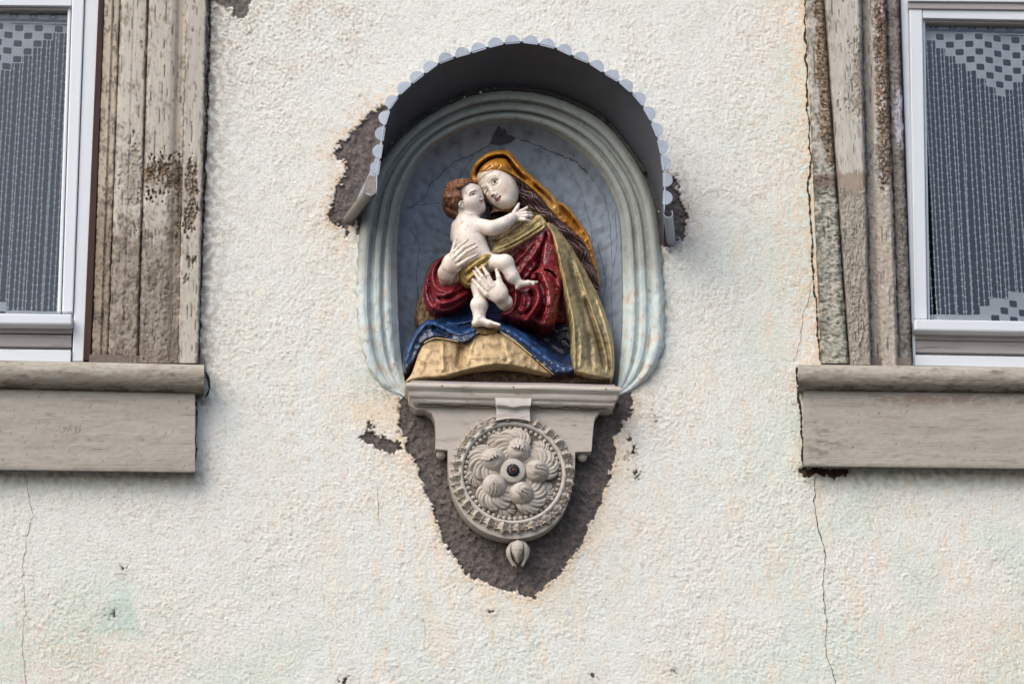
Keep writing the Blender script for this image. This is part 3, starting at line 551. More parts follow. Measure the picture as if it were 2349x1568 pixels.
# left window
stile('frame_post', lw, 195, 231, -.036, -.044, YT, 829, -36, -110)
stile('casement_stile', lw, 165, 193, -.032, -.036, YT, 716, -30, -80)
stile('glazing_bead', lw, 156, 163.5, -.035, -.034, YT, 716, -42, -66)
qbox('casement_rail', lw, (-640, -640), (164.5, 164.5), (-46, -36), (8, 14), -32, -78, 'whiteh'); qbox('glazing_bead', lw, -640, (160, 160), (9, 16), (18, 24), -42, -66, 'rail')
qbox('weather_bar', lw, -640, (165, 165), (708, 720), (736, 744), -6, -70, 'whiteh', .004)
qbox('casement_rail', lw, -640, (166, 166), (738, 746), (756, 764), -36, -80, 'rail')
qbox('frame_rail', lw, -640, (164, 164), (756, 768), (787, 796), -40, -90, 'rail')
qbox('frame_rail', lw, -640, (163, 162), (792, 802), (818, 831), -30, -90, 'whiteh')
# right window
stile('frame_post', rw, 2060, 2083, .036, .021, YT, 838, -36, -110)
stile('casement_stile', rw, 2085, 2115, .016, .016, YT, 732, -30, -80)
stile('glazing_bead', rw, 2115, 2121, .0165, .0165, 40, 732, -42, -66)
qbox('casement_rail', rw, 2116, 2990, (22, 34), (42, 58), -32, -78, 'whiteh'); qbox('glazing_bead', rw, 2118, 2990, (43, 60), (51, 68), -42, -66, 'rail')
qbox('frame_rail', rw, 2084, 2990, (4, 12), (20, 30), -26, -90, 'rail'); qbox('frame_rail', rw, 2083, 2990, (-40, -30), (3, 11), -20, -90, 'whiteh')
qbox('weather_bar', rw, 2097, 2990, (731, 746), (757, 772), -6, -70, 'whiteh', .004)
qbox('casement_rail', rw, 2098, 2990, (758, 774), (778, 794), -36, -80, 'rail')
qbox('frame_rail', rw, 2098, 2990, (780, 796), (807, 822), -40, -90, 'rail')
qbox('frame_rail', rw, 2098, 2990, (813, 829), (838, 856), -30, -90, 'whiteh')
# glass and the dark room behind
def pane(par, x0, x1, y0, y1, d):
    a = P(x0, y0, d); b = P(x1, y1, d); V = []
    for yy in (-d/1000., -d/1000.+.004): V += [(a[0], yy, a[2]), (b[0], yy, a[2]), (b[0], yy, b[2]), (a[0], yy, b[2])]
    mk('glass_pane', V, [(3, 2, 1, 0), (4, 5, 6, 7), (0, 1, 5, 4), (1, 2, 6, 5), (2, 3, 7, 6), (3, 0, 4, 7)], M['glass'], par, smooth=False)
pane(lw, -640, 166, 6, 732, -56); pane(rw, 2112, 2990, 40, 760, -56); pane(rw, 2112, 2990, YT, -20, -56); pane(lw, -640, 166, YT, -30, -56)
for par, x0, x1 in ((lw, -700, 240), (rw, 2052, 3040)):
    a = P(x0, YT-60, -112); b = P(x1, 900, -112); q = [(a[0], a[2]), (b[0], a[2]), (b[0], b[2]), (a[0], b[2])]
    V = [(x, .112, z) for x, z in q]+[(x, .75, z) for x, z in q]
    o = mk('room_lining', V, [(4, 5, 6, 7), (0, 1, 5, 4), (1, 2, 6, 5), (2, 3, 7, 6), (3, 0, 4, 7)], M['room'], par, smooth=False)

# ------------------------------------------------------------------ lace curtains
def curtain(x0, x1, ytop, ybot, zig_top, zig_bot, label, headx0):
    DC = -84; base = P((x0+x1)/2, ybot, DC); root = thing('lace_curtain', base, label, 'curtain', 'lace curtains in the windows')
    # real-world grid: mm per px ~1
    A = P(x0, ytop, DC); B = P(x1, ybot, DC); X0, X1, ZT, ZB = A[0]*1000, B[0]*1000, (A[2])*1000, (B[2])*1000
    cwid, chei = 23.5, 20.5
    nc = int((X1-X0)/cwid)+1
    V = []; F = []
    def box(xa, xb, za, zb, t=1.2, jit=0):
        k = len(V); yo = -DC
        for y in (yo-t/2, yo+t/2): V.extend([(xa/1000, y/1000, za/1000), (xb/1000, y/1000, za/1000), (xb/1000, y/1000, zb/1000), (xa/1000, y/1000, zb/1000)])
        F.extend([(k, k+1, k+2, k+3), (k+7, k+6, k+5, k+4), (k, k+4, k+5, k+1), (k+1, k+5, k+6, k+2), (k+2, k+6, k+7, k+3), (k+3, k+7, k+4, k)])
    rs = random.Random(5)
    def cell(i, j, xa, zc, hole):
        xb = xa+cwid; z1 = zc; z0 = zc-chei
        if hole:
            hw, hh = 1.9, 1.7; j1 = rs.uniform(-.6, .6)
            box(xa, xa+hw+j1, z0, z1); box(xb-hw+j1, xb, z0, z1); box(xa+hw+j1, xb-hw+j1, z1-hh, z1); box(xa+hw+j1, xb-hw+j1, z0, z0+hh)
            for sx, sz in ((xa+hw+j1, z1-hh), (xb-hw+j1, z1-hh), (xa+hw+j1, z0+hh), (xb-hw+j1, z0+hh)):   # rounded corners
                k = len(V); dx = 2.6 if sx < (xa+xb)/2 else -2.6; dz = -2.6 if sz > (z0+z1)/2 else 2.6; y = -DC/1000
                V.extend([(sx/1000, y-.0006, sz/1000), ((sx+dx)/1000, y-.0006, sz/1000), (sx/1000, y-.0006, (sz+dz)/1000)]); F.append((k, k+1, k+2))
        else:
            for r_ in range(6): box(xa, xb, z0+chei*r_/6+.35, z0+chei*(r_+1)/6-.15, 1.2+.5*(r_ % 2))
    top_edge = {}; bot_edge = {}
    for i in range(nc):
        xa = X0+i*cwid; xm = xa+cwid/2; px, _ = PX(xm, DC, ZT-Z0*1000); px = float(px)
        nrow = max(1, int(round(zig_top(px)/chei)))
        for j in range(nrow): cell(i, j, xa, ZT-32-j*chei, (i+j) % 2 == 0 and not (j == nrow-1 and nrow > 1 and False))
        top_edge[i] = ZT-32-nrow*chei
        nb = int(round(zig_bot(px)/chei))
        for j in range(nb): cell(i, j, xa, ZB+(j+1)*chei, (i+j) % 2 == 1 and j < nb-1)
        bot_edge[i] = ZB+nb*chei
    hang = lambda xm: .007*math.sin(xm*21)+.004*math.sin(xm*47+1)
    V = [(x_, y_+hang(x_), z_) for x_, y_, z_ in V]
    o = mk('crochet_border', V, F, M['lace'], root, smooth=False)
    V = []; F = []
    for i in range(0, nc, 2):
        xa = X0+i*cwid+8; box(xa, xa+28, ZT-20, ZT-8, 2); box(xa+33, xa+41, ZT-17, ZT-11, 2)
    box(X0, X1, ZT-31.5, ZT-28, 1.6)
    mk('rod_loops', V, F, M['lace'], root, smooth=False)
    # knotted threads, one mesh per length shared by the alike ones
    cache = {}
    def thread_mesh(length, var):
        key = (round(length/chei), var)
        if key in cache: return cache[key]
        r2 = random.Random(var*17+3); pts = []; s = 0; Vt = []; Ft = []; n = 4
        zz = 0
        while zz < length:
            pts.append((zz, 1.3)); step = r2.uniform(12, 24)
            if zz+step < length: pts += [(zz+step-3, 1.0), (zz+step, 3.8), (zz+step+3, 1.1)]
            zz += step+2.6
        pts.append((length, .8)); off = 0
        for k, (z, r) in enumerate(pts):
            off += r2.uniform(-.25, .25)
            for a in range(n): ang = a*math.pi/2+.6; Vt.append(((off+r*math.cos(ang))/1000, r*math.sin(ang)/1000, -z/1000))
        for k in range(len(pts)-1):
            for a in range(n): Ft.append((k*n+a, k*n+(a+1) % n, (k+1)*n+(a+1) % n, (k+1)*n+a))
        me = raw_mesh('thread', Vt, Ft); me.materials.append(M['lace']); cache[key] = me; return me
    k = 0; x = X0+5
    while x < X1-3:
        i = min(nc-1, int((x-X0)/cwid)); zt_ = top_edge[i]+1.5; zb_ = bot_edge[i]-1.5
        inst('thread', thread_mesh(zt_-zb_, k % 3), (x/1000, -DC/1000+hang(x/1000), zt_/1000), (0, rs.uniform(-.006, .006), rs.uniform(0, 3)), root)
        x += (8.0 if k % 2 else 12.6)+rs.uniform(-1, 1); k += 1
zl = lambda apexes, per, amp, mn: (lambda px: mn+amp*max(0, 1-min(abs(px-a) for a in apexes)/per))
curtain(-330, 182, 16, 752, zl([-14, -340], 150, 126, 30), zl([-30, -340], 100, 82, 36.), 'white crochet lace curtain behind the glass of the left window', 0)
curtain(2098, 2700, 48, 770, zl([2284, 2620], 150, 126, 30), zl([2296, 2630], 98, 84, 36.), 'white crochet lace curtain behind the glass of the right window', 0)

# ------------------------------------------------------------------ tin canopy over the niche
def tube(name, pts, r, m, parent, n=8, C=None, caps=True, sharp=None, world=True):
    pts = np.asarray(pts, float); r = np.broadcast_to(np.asarray(r, float), (len(pts),)); d = np.gradient(pts, axis=0); d /= np.linalg.norm(d, axis=1)[:, None]+1e-12
    V = []
    for i in range(len(pts)):
        ref = np.array([0, -1., 0]) if abs(d[i][1]) < .9 else np.array([1., 0, 0]); u = np.cross(d[i], ref); u /= np.linalg.norm(u); v = np.cross(d[i], u)
        for k in range(n): a = 2*math.pi*k/n; V.append(pts[i]+(u*math.cos(a)+v*math.sin(a))*r[i])
    F = [(i*n+k, i*n+(k+1) % n, (i+1)*n+(k+1) % n, (i+1)*n+k) for i in range(len(pts)-1) for k in range(n)]
    if caps: F += [tuple(range(n))[::-1], tuple(range((len(pts)-1)*n, len(pts)*n))]
    return mk(name, V, F, m, parent, C, sharp=sharp)

z3 = lambda x, y: (745.2+.3661*x, 34.4+.3661*y)
FRONT = [(863, 446), (864, 425)]+[z3(*q) for q in [(325, 1010), (345, 870), (370, 690), (405, 580), (455, 505), (530, 435), (620, 365), (700, 305), (810, 262), (910, 235), (1020, 200), (1120, 175), (1235, 166), (1345, 180), (1455, 208), (1555, 255), (1660, 300), (1750, 360), (1850, 420), (1930, 490), (1990, 560), (2045, 660), (2085, 760), (2110, 870), (2125, 980), (2130, 1090), (2125, 1200)]]+[(1523, 490)]
BACK = [(803, 503), (822, 450), (845, 405), (870, 366), (928, 296), (1001, 246), (1086, 209), (1160, 199), (1250, 208), (1331, 237), (1397, 278), (1443, 338), (1480, 393), (1510, 466), (1520, 547), (1522, 563)]
DF = 170
can = thing('tin_canopy', P(1175, 210, 0), 'arched sheet metal canopy with scalloped silver edge above the statue niche', 'canopy')
nf = 90; f_ = resample(FRONT, nf); b_ = resample(chaikin(BACK, 1, False), nf)
# facets: use straight segments between a few bends at the front
rows = 7; Ls = []
for k in range(rows):
    t = k/(rows-1); a = P(f_[:, 0], f_[:, 1], DF); b = P(b_[:, 0], b_[:, 1], 2); Ls.append(a*(1-t)+b*t)
V = np.array(Ls); cen = P(1175, 480, 0)
inn = V.reshape(-1, 3)
nrm = V-np.array([cen[0], 0, cen[2]]); nrm[..., 1] = 0; nrm /= np.linalg.norm(nrm, axis=-1)[..., None]
outv = (V+nrm*.0016); fr = gridfaces(rows, nf)
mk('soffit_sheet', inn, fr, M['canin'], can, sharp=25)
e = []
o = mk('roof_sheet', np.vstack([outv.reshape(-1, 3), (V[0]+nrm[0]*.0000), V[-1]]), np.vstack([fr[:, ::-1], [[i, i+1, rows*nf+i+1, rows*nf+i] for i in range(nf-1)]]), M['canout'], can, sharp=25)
# scallops: half-round tabs standing along the front rim
z = [(15+32, 0)]
SC = [(300, 952), (320, 850), (343, 742), (372, 640), (415, 540), (490, 452), (568, 380), (656, 320), (755, 268), (857, 232), (958, 200), (1068, 174), (1172, 152), (1290, 150), (1396, 178), (1507, 213), (1610, 263), (1705, 318), (1802, 376), (1890, 440), (1972, 520), (2032, 612), (2090, 710), (2120, 820), (2140, 925), (2158, 1032), (2158, 1145)]
fs = resample(FRONT, 1200)
mlen = len(SC)
tube('front_rim', P(f_[:, 0], f_[:, 1], DF+1), .0017, M['canout'], can, 6)
nseg = 14
Vt = []; r = .0182
rsx = random.Random(3)
meshes = []
for v in range(4):
    Vt = []; k_ = nseg+1
    for yy in (0, .0022):
        for i in range(k_):
            a = math.pi*i/nseg; rr_ = r*(1+rsx.uniform(-.02, .02)); Vt.append((rr_*math.cos(a)*.98, yy+rsx.uniform(-.0002, .0002), -.001+rr_*1.06*math.sin(a)))
        Vt += [(-r*.9, yy, -.004), (r*.9, yy, -.004)]
    m_ = k_+2; Ft = [tuple(range(k_))[::-1] + (m_-1, m_-2), ]
    front = [k_, k_+1]+list(range(k_)); Ft = [tuple([k_+1]+list(range(0, k_))+[k_])][::1]
    ring = [k_+1]+list(range(0, k_))+[k_]
    Ft = [tuple(ring), tuple(x+m_ for x in ring[::-1])]+[(ring[i], ring[i]+m_, ring[(i+1) % m_]+m_, ring[(i+1) % m_]) for i in range(m_)]
    me = raw_mesh('scallop', Vt, Ft); me.materials.append(M['canout']); meshes.append(me)
for k, q in enumerate(SC):
    q = np.array(z3(*q)); d = np.hypot(fs[:, 0]-q[0], fs[:, 1]-q[1]); j = int(np.clip(d.argmin(), 3, len(fs)-4)); p = fs[j]
    w1 = P(*fs[j+3], DF); w0 = P(*fs[j-3], DF); ang = math.atan2(w1[2]-w0[2], w1[0]-w0[0])
    pos = P(p[0], p[1], DF+1.5+.8*(k % 2)); inst('scallop', meshes[k % 4], pos, (R(rsx.uniform(-4, 4)), -ang, 0), can)
# rolled gutters at both ends
def gutter(p0, p1, r0, start, sweepa, m, label):
    n1, n2 = 12, 16; V = []
    a = P(p0[0], p0[1], DF+2); b = P(p1[0], p1[1], 0)
    for t in np.linspace(0, 1, n1):
        cc = a*(1-t)+b*t
        for rad in (r0, r0-1.4):
            for k in range(n2): an = start+sweepa*k/(n2-1); V.append(cc+np.array([math.cos(an)*rad, 0, math.sin(an)*rad])/1000)
    V = np.array(V); F = []
    s = 2*n2
    for i in range(n1-1):
        for k in range(n2-1):
            F += [(i*s+k, i*s+k+1, (i+1)*s+k+1, (i+1)*s+k), (i*s+n2+k+1, i*s+n2+k, (i+1)*s+n2+k, (i+1)*s+n2+k+1)]
        F += [(i*s, (i+1)*s, (i+1)*s+n2, i*s+n2), (i*s+n2-1, i*s+2*n2-1, (i+1)*s+2*n2-1, (i+1)*s+n2-1)]
    for i in (0, n1-1):
        for k in range(n2-1): F.append((i*s+k, i*s+n2+k, i*s+n2+k+1, i*s+k+1))
    o = mk('rolled_gutter', V, F, M[m], can, sharp=40); o['label'] = label
gutter((849, 437), (801, 500), 13, R(10), R(-200), 'canbeige', 'beige rolled edge at the left end of the canopy')
gutter((1532, 489), (1538, 556), 11, R(185), R(215), 'canout', 'hooked rolled edge at the right end of the canopy')
V = [P(*q, DF) for q in [(846, 402), (863, 405), (864, 425), (859, 446), (850, 446), (838, 440), (832, 438), (838, 418)]]; V2 = [v+np.array([0, .0015, 0]) for v in V]
mk('end_plate', V+V2, [tuple(range(8))[::-1], tuple(range(8, 16))]+[(i, (i+1) % 8, 8+(i+1) % 8, 8+i) for i in range(8)], M['canbeige'], can, smooth=False)
# mortar bead where canopy meets the plaster
bb = resample(chaikin(BACK[3:-3], 1, False), 160); rs = np.random.RandomState(9); off = rs.randn(160)*1.2
o = tube('mortar_joint', P(bb[:, 0]+off, bb[:, 1]+3+off, 10), .004+.0016*rs.rand(160), M['cement'], wallroot, 6, c(78, 76, 74))
# wire anchor at the right end
tube('wire_anchor', P(np.array([1546, 1552, 1560, 1558, 1550]), np.array([552, 556, 552, 545, 546]), 8), .0022, M['canout'], can, 6)
tube('wire_anchor', P(np.array([1528, 1534, 1534]), np.array([566, 572, 577]), 5), .003, M['canout'], can, 6)

# ------------------------------------------------------------------ carved wooden console
con = thing('wooden_console', P(1176, 1240, 0), 'cream carved wooden bracket shelf with rosette carrying the painted statue', 'console')
ZB = lambda y, d: P(1176, y, d)[2]
xL = P(929, 885, 78)[0]; xR = P(1424, 895, 78)[0]; zT = P(1176, 874, 74)[2]
prof = [(0, 13), (.002, 13), (.007, 7), (.010, 2), (.014, 0), (.018, 0), (.021, 2), (.023, 5), (.0245, 5.5), (.026, 8), (.031, 8.5), (.037, 9), (.041, 12), (.042, 14), (.049, 16), (.052, 20), (.054, 24)]
V = []; nr = len(prof); NS = 3
rsn = np.random.RandomState(4)
ring_pts = []
for (dz, ins) in prof:
    i_ = ins/1000.; z = zT-dz
    xs = np.linspace(xL+i_, xR-i_, 60); row = [(xL+i_, .0, z)]+[(xL+i_, -.078+i_, z)]+[(x, -.078+i_+.0003*math.sin(x*40+dz*200), z+.0004*math.sin(x*23)) for x in xs[1:-1]]+[(xR-i_, -.078+i_, z)]+[(xR-i_, .0, z)]
    ring_pts.append(row)
V = np.array(ring_pts); F = gridfaces(nr, V.shape[1])
topf = list(range(V.shape[1])); bot = [(nr-1)*V.shape[1]+i for i in range(V.shape[1])]
n1 = V.shape[1]; F = [tuple(f[::-1]) for f in F.tolist()]+[tuple(topf), tuple(bot[::-1])]
F = [tuple(f[::-1]) for f in F]
Cc = np.tile(c(186, 178, 168), (nr*n1, 1)); Cc[:3*n1] = c(158, 150, 148); Cc[n1:2*n1] = c(150, 140, 136)
sh = mk('shelf_moulding', V.reshape(-1, 3), F, M['console'], con, Cc, sharp=35)
for q in ((1028, 895), (1176, 898), (1372, 904)): pass
for x in (.17, .5, .93):
    X = xL+(xR-xL)*x; V = [(X+.0016*math.cos(a), -.0795, zT-.0155+.0016*math.sin(a)) for a in np.linspace(0, 6.28, 9)[:-1]]; V += [(v[0], -.075, v[2]) for v in V]
    mk('nail_head', V, [tuple(range(8))]+[(i, (i+1) % 8, 8+(i+1) % 8, 8+i) for i in range(8)], M['rust'], con, smooth=False)
z4 = lambda x, y: (802.5+.3436*x, 848.4+.3436*y)
DPL = 44
PL = [z4(*q) for q in [(400, 215), (440, 262), (500, 262), (545, 290), (568, 340), (574, 420), (570, 525), (652, 533), (656, 700), (700, 870), (790, 1010), (920, 1095), (1080, 1130), (1235, 1105), (1355, 1035), (1440, 930), (1488, 780), (1502, 640), (1502, 545), (1611, 541), (1622, 400), (1632, 320), (1672, 265), (1730, 235), (1760, 215)]]
pl = PL[:7]+[PL[7]]+list(map(tuple, chaikin(PL[7:19], 2, False)))[1:-1]+[PL[18]]+PL[19:]
fr_ = np.array([P(x, y, DPL) for x, y in pl]); zc = ZB(905, DPL)
fr_[0][2] = fr_[-1][2] = zT-.05
def prism(name, parent, front, y0, m, C=None, bevel=.002, label=None):
    front = np.asarray(front); n = len(front); bk = front.copy(); bk[:, 1] = y0
    from mathutils.geometry import tessellate_polygon
    T = [tuple(t) for t in tessellate_polygon([[Vector((p[0], p[2], 0)) for p in front]])]
    T = [t if np.cross(front[t[1]][[0, 2]]-front[t[0]][[0, 2]], front[t[2]][[0, 2]]-front[t[0]][[0, 2]]) > 0 else t[::-1] for t in T]
    o = mk(name, np.vstack([front, bk]), T+[tuple(n+i for i in t[::-1]) for t in T]+[(i, n+i, n+(i+1) % n, (i+1) % n) for i in range(n)], m, parent, C, smooth=False)
    if label: o['label'] = label
    return o
CP = c(180, 172, 162)
xx = np.linspace(xL+.03, xR-.03, 50); tube('moulding_joint', np.stack([xx, np.full(50, -.0568), zT-.0545+.0012*np.sin(xx*60)+.0006*np.random.RandomState(3).randn(50)], 1), .0011, M['black'], con, 5)
prism('back_board', con, fr_, .0, M['console'], CP, .003)
# keystone block
k0 = P(1176, 932, 52)
ks = []
for dz, hw, dp in [(.0, .041, .024), (-.012, .040, .030), (-.020, .0385, .029), (-.024, .037, .018), (-.050, .038, .020), (-.054, .039, .021)]:
    ks.append((dz, hw, dp))
V = []; nx_ = 14
for dz, hw, dp in ks:
    for i in range(nx_):
        u = i/(nx_-1)*2-1; arch = (.006*(1-u*u) if dz < -.04 else 0)-(.004*math.exp(-(u/.35)**2) if -.03 < dz < -.01 else 0); V.append((k0[0]+u*hw, -(DPL/1000+dp), k0[2]+.016+dz+arch))
V = np.array(V); nn_ = len(V); Fk = gridfaces(len(ks), nx_).tolist(); bk = V.copy(); bk[:, 1] = -.04
border = list(range(nx_))+[r_*nx_+nx_-1 for r_ in range(1, len(ks))]+[(len(ks)-1)*nx_+i for i in range(nx_-2, -1, -1)]+[r_*nx_ for r_ in range(len(ks)-2, 0, -1)]
Fk += [(border[i], border[(i+1) % len(border)], nn_+border[(i+1) % len(border)], nn_+border[i]) for i in range(len(border))]
mk('keystone_block', np.vstack([V, bk]), Fk, M['console'], con, c(192, 186, 178), sharp=35)
# side drops and bottom finial
def lathe(name, parent, cen, prof, m, C, n=18, mod=None, label=None, axis='z'):
    V = []
    for z, r in prof:
        for k in range(n):
            a = 2*math.pi*k/n; rr_ = r*(mod(a, z) if mod else 1)
            V.append((cen[0]+rr_*math.cos(a), cen[1]+rr_*math.sin(a), cen[2]+z) if axis == 'z' else (cen[0]+rr_*math.cos(a), cen[1]-z, cen[2]+rr_*math.sin(a)))
    F = gridfaces(len(prof), n, wrap=True).tolist()
    F += [tuple(range(n)), tuple(range((len(prof)-1)*n, len(prof)*n))[::-1]]
    if axis != 'z': F = [tuple(f[::-1]) for f in F]
    return mk(name, V, F, m, parent, C, sharp=50)
ball = lambda r, n=9: [(r*math.cos(t), max(.00005, r*math.sin(t))) for t in np.linspace(0, math.pi, n)]
for x, y in ((1011.5, 1042), (1335, 1048)): lathe('drop_ball', con, P(x, y, 22), ball(.0115), M['console'], c(170, 160, 150))
fc = P(1188, 1228, 30)
fin = lathe('finial', con, fc, [(.018, .006), (.010, .008)]+ball(.0105)[1:-1]+[(-.011, .007)], M['console'], c(176, 168, 158))
bud = [(-.011, .006), (-.014, .014), (-.020, .0215), (-.029, .0245), (-.038, .0225), (-.046, .017), (-.053, .0105), (-.060, .004), (-.063, .0008)]
bud = [(z, r_*.8) for z, r_ in bud]; lathe('bud', fin, fc, bud, M['console'], c(180, 172, 162), 48, lambda a, z: (1+.10*abs(math.cos(a*2.5+.4))-.10*math.exp(-((((a*2.5+.4)/math.pi+.5) % 1-.0)/.10)**2)) if z < -.016 else 1)
for k in range(5):
    a0 = 2*math.pi*k/5-.16+math.pi/2*3; V = []; nA, nB = 7, 9
    for i in range(nB):
        t = i/(nB-1); z = -.012-.060*t; rr_ = float(np.interp(t, [0, .15, .35, .6, .8, 1], [.011, .0205, .0262, .0238, .0165, .0085])); hwid = .56*math.sin(min(1., .12+t*.98)*math.pi)**.7
        for j in range(nA):
            u = j/(nA-1)*2-1; a = a0+u*hwid; r3 = rr_+.0035*(1-u*u)*(.4+t) - .001; V.append((fc[0]+r3*math.cos(a), fc[1]+r3*math.sin(a), fc[2]+z+.006*abs(u)*t))
    mk('bud_petal', V, gridfaces(nB, nA).tolist(), M['console'], fin, c(178, 170, 160))
# rosette
RC = P(1175, 1086, DPL)
def ringprof(name, prof, m, C, n=96, parent=con): return lathe(name, parent, RC, prof, m, C, n, axis='y')
ros = ringprof('rosette_rim', [(-.002, .122), (.006, .122), (.011, .1195), (.0125, .116), (.0115, .113), (.008, .111), (.003, .110), (-.002, .1098)], M['console'], c(190, 184, 176))
ringprof('rosette_disc', [(-.001, .1105), (.0015, .1105), (.0015, .100), (.0005, .098), (.0005, .06), (.0005, .0001)], M['console'], c(118, 108, 98), parent=ros)
me_b = None
rsb = random.Random(2)
Vb = []; nb = 8
for i in range(5):
    t = math.pi/2*i/4
    for k in range(nb): Vb.append((.0052*math.cos(t)*math.cos(2*math.pi*k/nb), -.0055*math.sin(t), .0052*math.cos(t)*math.sin(2*math.pi*k/nb)))
me_b = raw_mesh('bead', Vb, gridfaces(5, nb, wrap=True)); me_b.materials.append(M['console']); setcol(me_b, c(184, 176, 166)); me_b.shade_smooth()
for k in range(54):
    if k in (48,): continue
    a = 2*math.pi*k/54; s = rsb.uniform(.88, 1.1); inst('bead', me_b, (RC[0]+.1055*math.cos(a), RC[1]-.0028, RC[2]+.1055*math.sin(a)), (0, rsb.uniform(0, 3), 0), ros, (s, 1, s))
# leaf tips round the rim (big and small alternate)
def leafmesh(name, w, h, t):
    # pointed, folded three-lobed tip standing outward from the rim, local +z outward, -y to the viewer
    pr = [(-.5, 0), (-.52, .3), (-.36, .42), (-.40, .62), (-.16, .66), (0, 1.0), (.16, .66), (.40, .62), (.36, .42), (.52, .3), (.5, 0)]
    V = [(x*w, -t*(.35+.65*(1-abs(x)*1.3))*(.55 if abs(x) > .38 else 1)*(1-.35*(z > .9)), z*h) for x, z in pr]
    spine = [(0, -t*1.25, 0), (0, -t*1.45, h*.35), (0, -t*1.0, h*.68)]
    lob = [(-.28*w, -t*.45, h*.15), (-.24*w, -t*.5, h*.45), (.28*w, -t*.45, h*.15), (.24*w, -t*.5, h*.45)]
    bkv = [(x*w, .002, z*h) for x, z in pr]; n = len(pr)
    V += spine+lob+bkv
    s0, s1, s2, l0, l1, r0, r1 = n, n+1, n+2, n+3, n+4, n+5, n+6; b0 = n+7
    F = [(0, 1, l0), (0, l0, s0), (s0, l0, l1, s1), (1, 2, l1, l0), (2, 3, l1), (3, 4, s2, l1), (l1, s2, s1), (4, 5, s2), (5, 6, s2), (6, 7, r1, s2), (7, 8, r1), (8, 9, r0, r1), (s2, r1, s1), (s1, r1, r0, s0), (10, s0, r0), (9, 10, r0)]
    F += [(i+1, i, b0+i, b0+i+1) for i in range(n-1)]
    me = raw_mesh(name, V, F); me.materials.append(M['console']); setcol(me, c(176, 166, 154)); return me
lm = leafmesh('leaf_tip', .037, .023, .014); lm2 = leafmesh('leaf_tip', .018, .022, .008)
for k in range(24):
    a = 2*math.pi*(k+.35)/24; s = rsb.uniform(.9, 1.12)
    if 76 < math.degrees(a) % 360 < 86: pass
    inst('leaf_tip', lm, (RC[0]+.1185*math.cos(a), RC[1]-.0005, RC[2]+.1185*math.sin(a)), (R(rsb.uniform(-6, 6)), math.pi/2-a, 0), ros, (s, 1, s))
    a += math.pi/24; inst('leaf_tip', lm2, (RC[0]+.1185*math.cos(a), RC[1]-.0002, RC[2]+.1185*math.sin(a)), (R(rsb.uniform(-6, 6)), math.pi/2-a, 0), ros, (s, 1, s))
# five scrolled petals, each with a curled acanthus leaf behind
def petal_mesh():
    nr_, na = 20, 60; V = []
    for i in range(nr_):
        rho = i/(nr_-1)
        for k in range(na):
            a = 2*math.pi*k/na; h = .026*math.sqrt(max(0, 1-rho**2.3)); sw_ = a+rho*3.4
            h += .0026*abs(math.sin(1.5*sw_))**.6*min(1, rho*1.6)*(1-rho**6)-.001; rr_ = .0285*rho
            h -= .010*math.exp(-((rho*math.cos(a)-.12)**2+(rho*math.sin(a)-.15)**2)/.012); V.append((rr_*math.cos(a), -h, rr_*math.sin(a)))
    me = raw_mesh('petal', V, gridfaces(nr_, na, wrap=True)); me.materials.append(M['console']); setcol(me, c(186, 178, 168)); me.shade_smooth(); return me
def acan_mesh():
    # lobed fan swept clockwise about the petal: polar grid with serrated rim and radial ribs
    na, nr_ = 90, 14; V = []; A0, A1 = R(-75), R(150)
    for i in range(nr_):
        rho = i/(nr_-1)
        for k in range(na):
            u = k/(na-1); a = A0+(A1-A0)*u; env = math.sin(math.pi*min(1, u*1.04+.02))**.45
            lob = abs(math.sin(u*math.pi*7))**.6; R1 = .026+.027*env*(.80+.20*lob); rr_ = .018+(R1-.018)*rho; sw_ = a+.45*rho*rho
            rib = abs(math.sin(u*math.pi*14)); h = .0125*(1-.55*rho)*(.6+.4*env)+.0042*rib*rho*env - .0045*(1-lob)*rho+.004*math.sin(math.pi*rho)
            V.append((rr_*math.cos(sw_), -h, rr_*math.sin(sw_)))
    n0 = len(V); F = gridfaces(nr_, na).tolist()
    for k in range(na): x, y, z = V[(nr_-1)*na+k]; V.append((x*.99, .001, z*.99))
    F += [((nr_-1)*na+k, n0+k, n0+k+1, (nr_-1)*na+k+1) for k in range(na-1)]
    me = raw_mesh('acanthus_leaf', V, F); me.materials.append(M['console']); setcol(me, c(180, 171, 160)); me.shade_smooth(); return me
def flap_mesh():
    nr_, na = 12, 30; V = []
    for i in range(nr_):
        t = i/(nr_-1)
        for k in range(na):
            u = k/(na-1)*2-1; wd_ = .019*math.sin(math.pi*min(1, .18+t*.82))**.6*(1-.18*(1-abs(math.sin(t*math.pi*3.5)))); x = -.002+.034*t+.003*math.cos(u*9); z = u*wd_+.010*math.sin(t*2.6)
            r_ = min(1, math.hypot(x, z)/.0285); h = .027*math.sqrt(max(0, 1-r_**2.3))*(1-.25*t)+.0035+.0016*math.cos(u*13)*t; V.append((x, -h, z))
    n0 = len(V); F = gridfaces(nr_, na).tolist()
    me = raw_mesh('leaf_curl', V, F); me.materials.append(M['console']); setcol(me, c(182, 173, 162)); me.shade_smooth(); return me
fm = flap_mesh()
pm, am = petal_mesh(), acan_mesh()
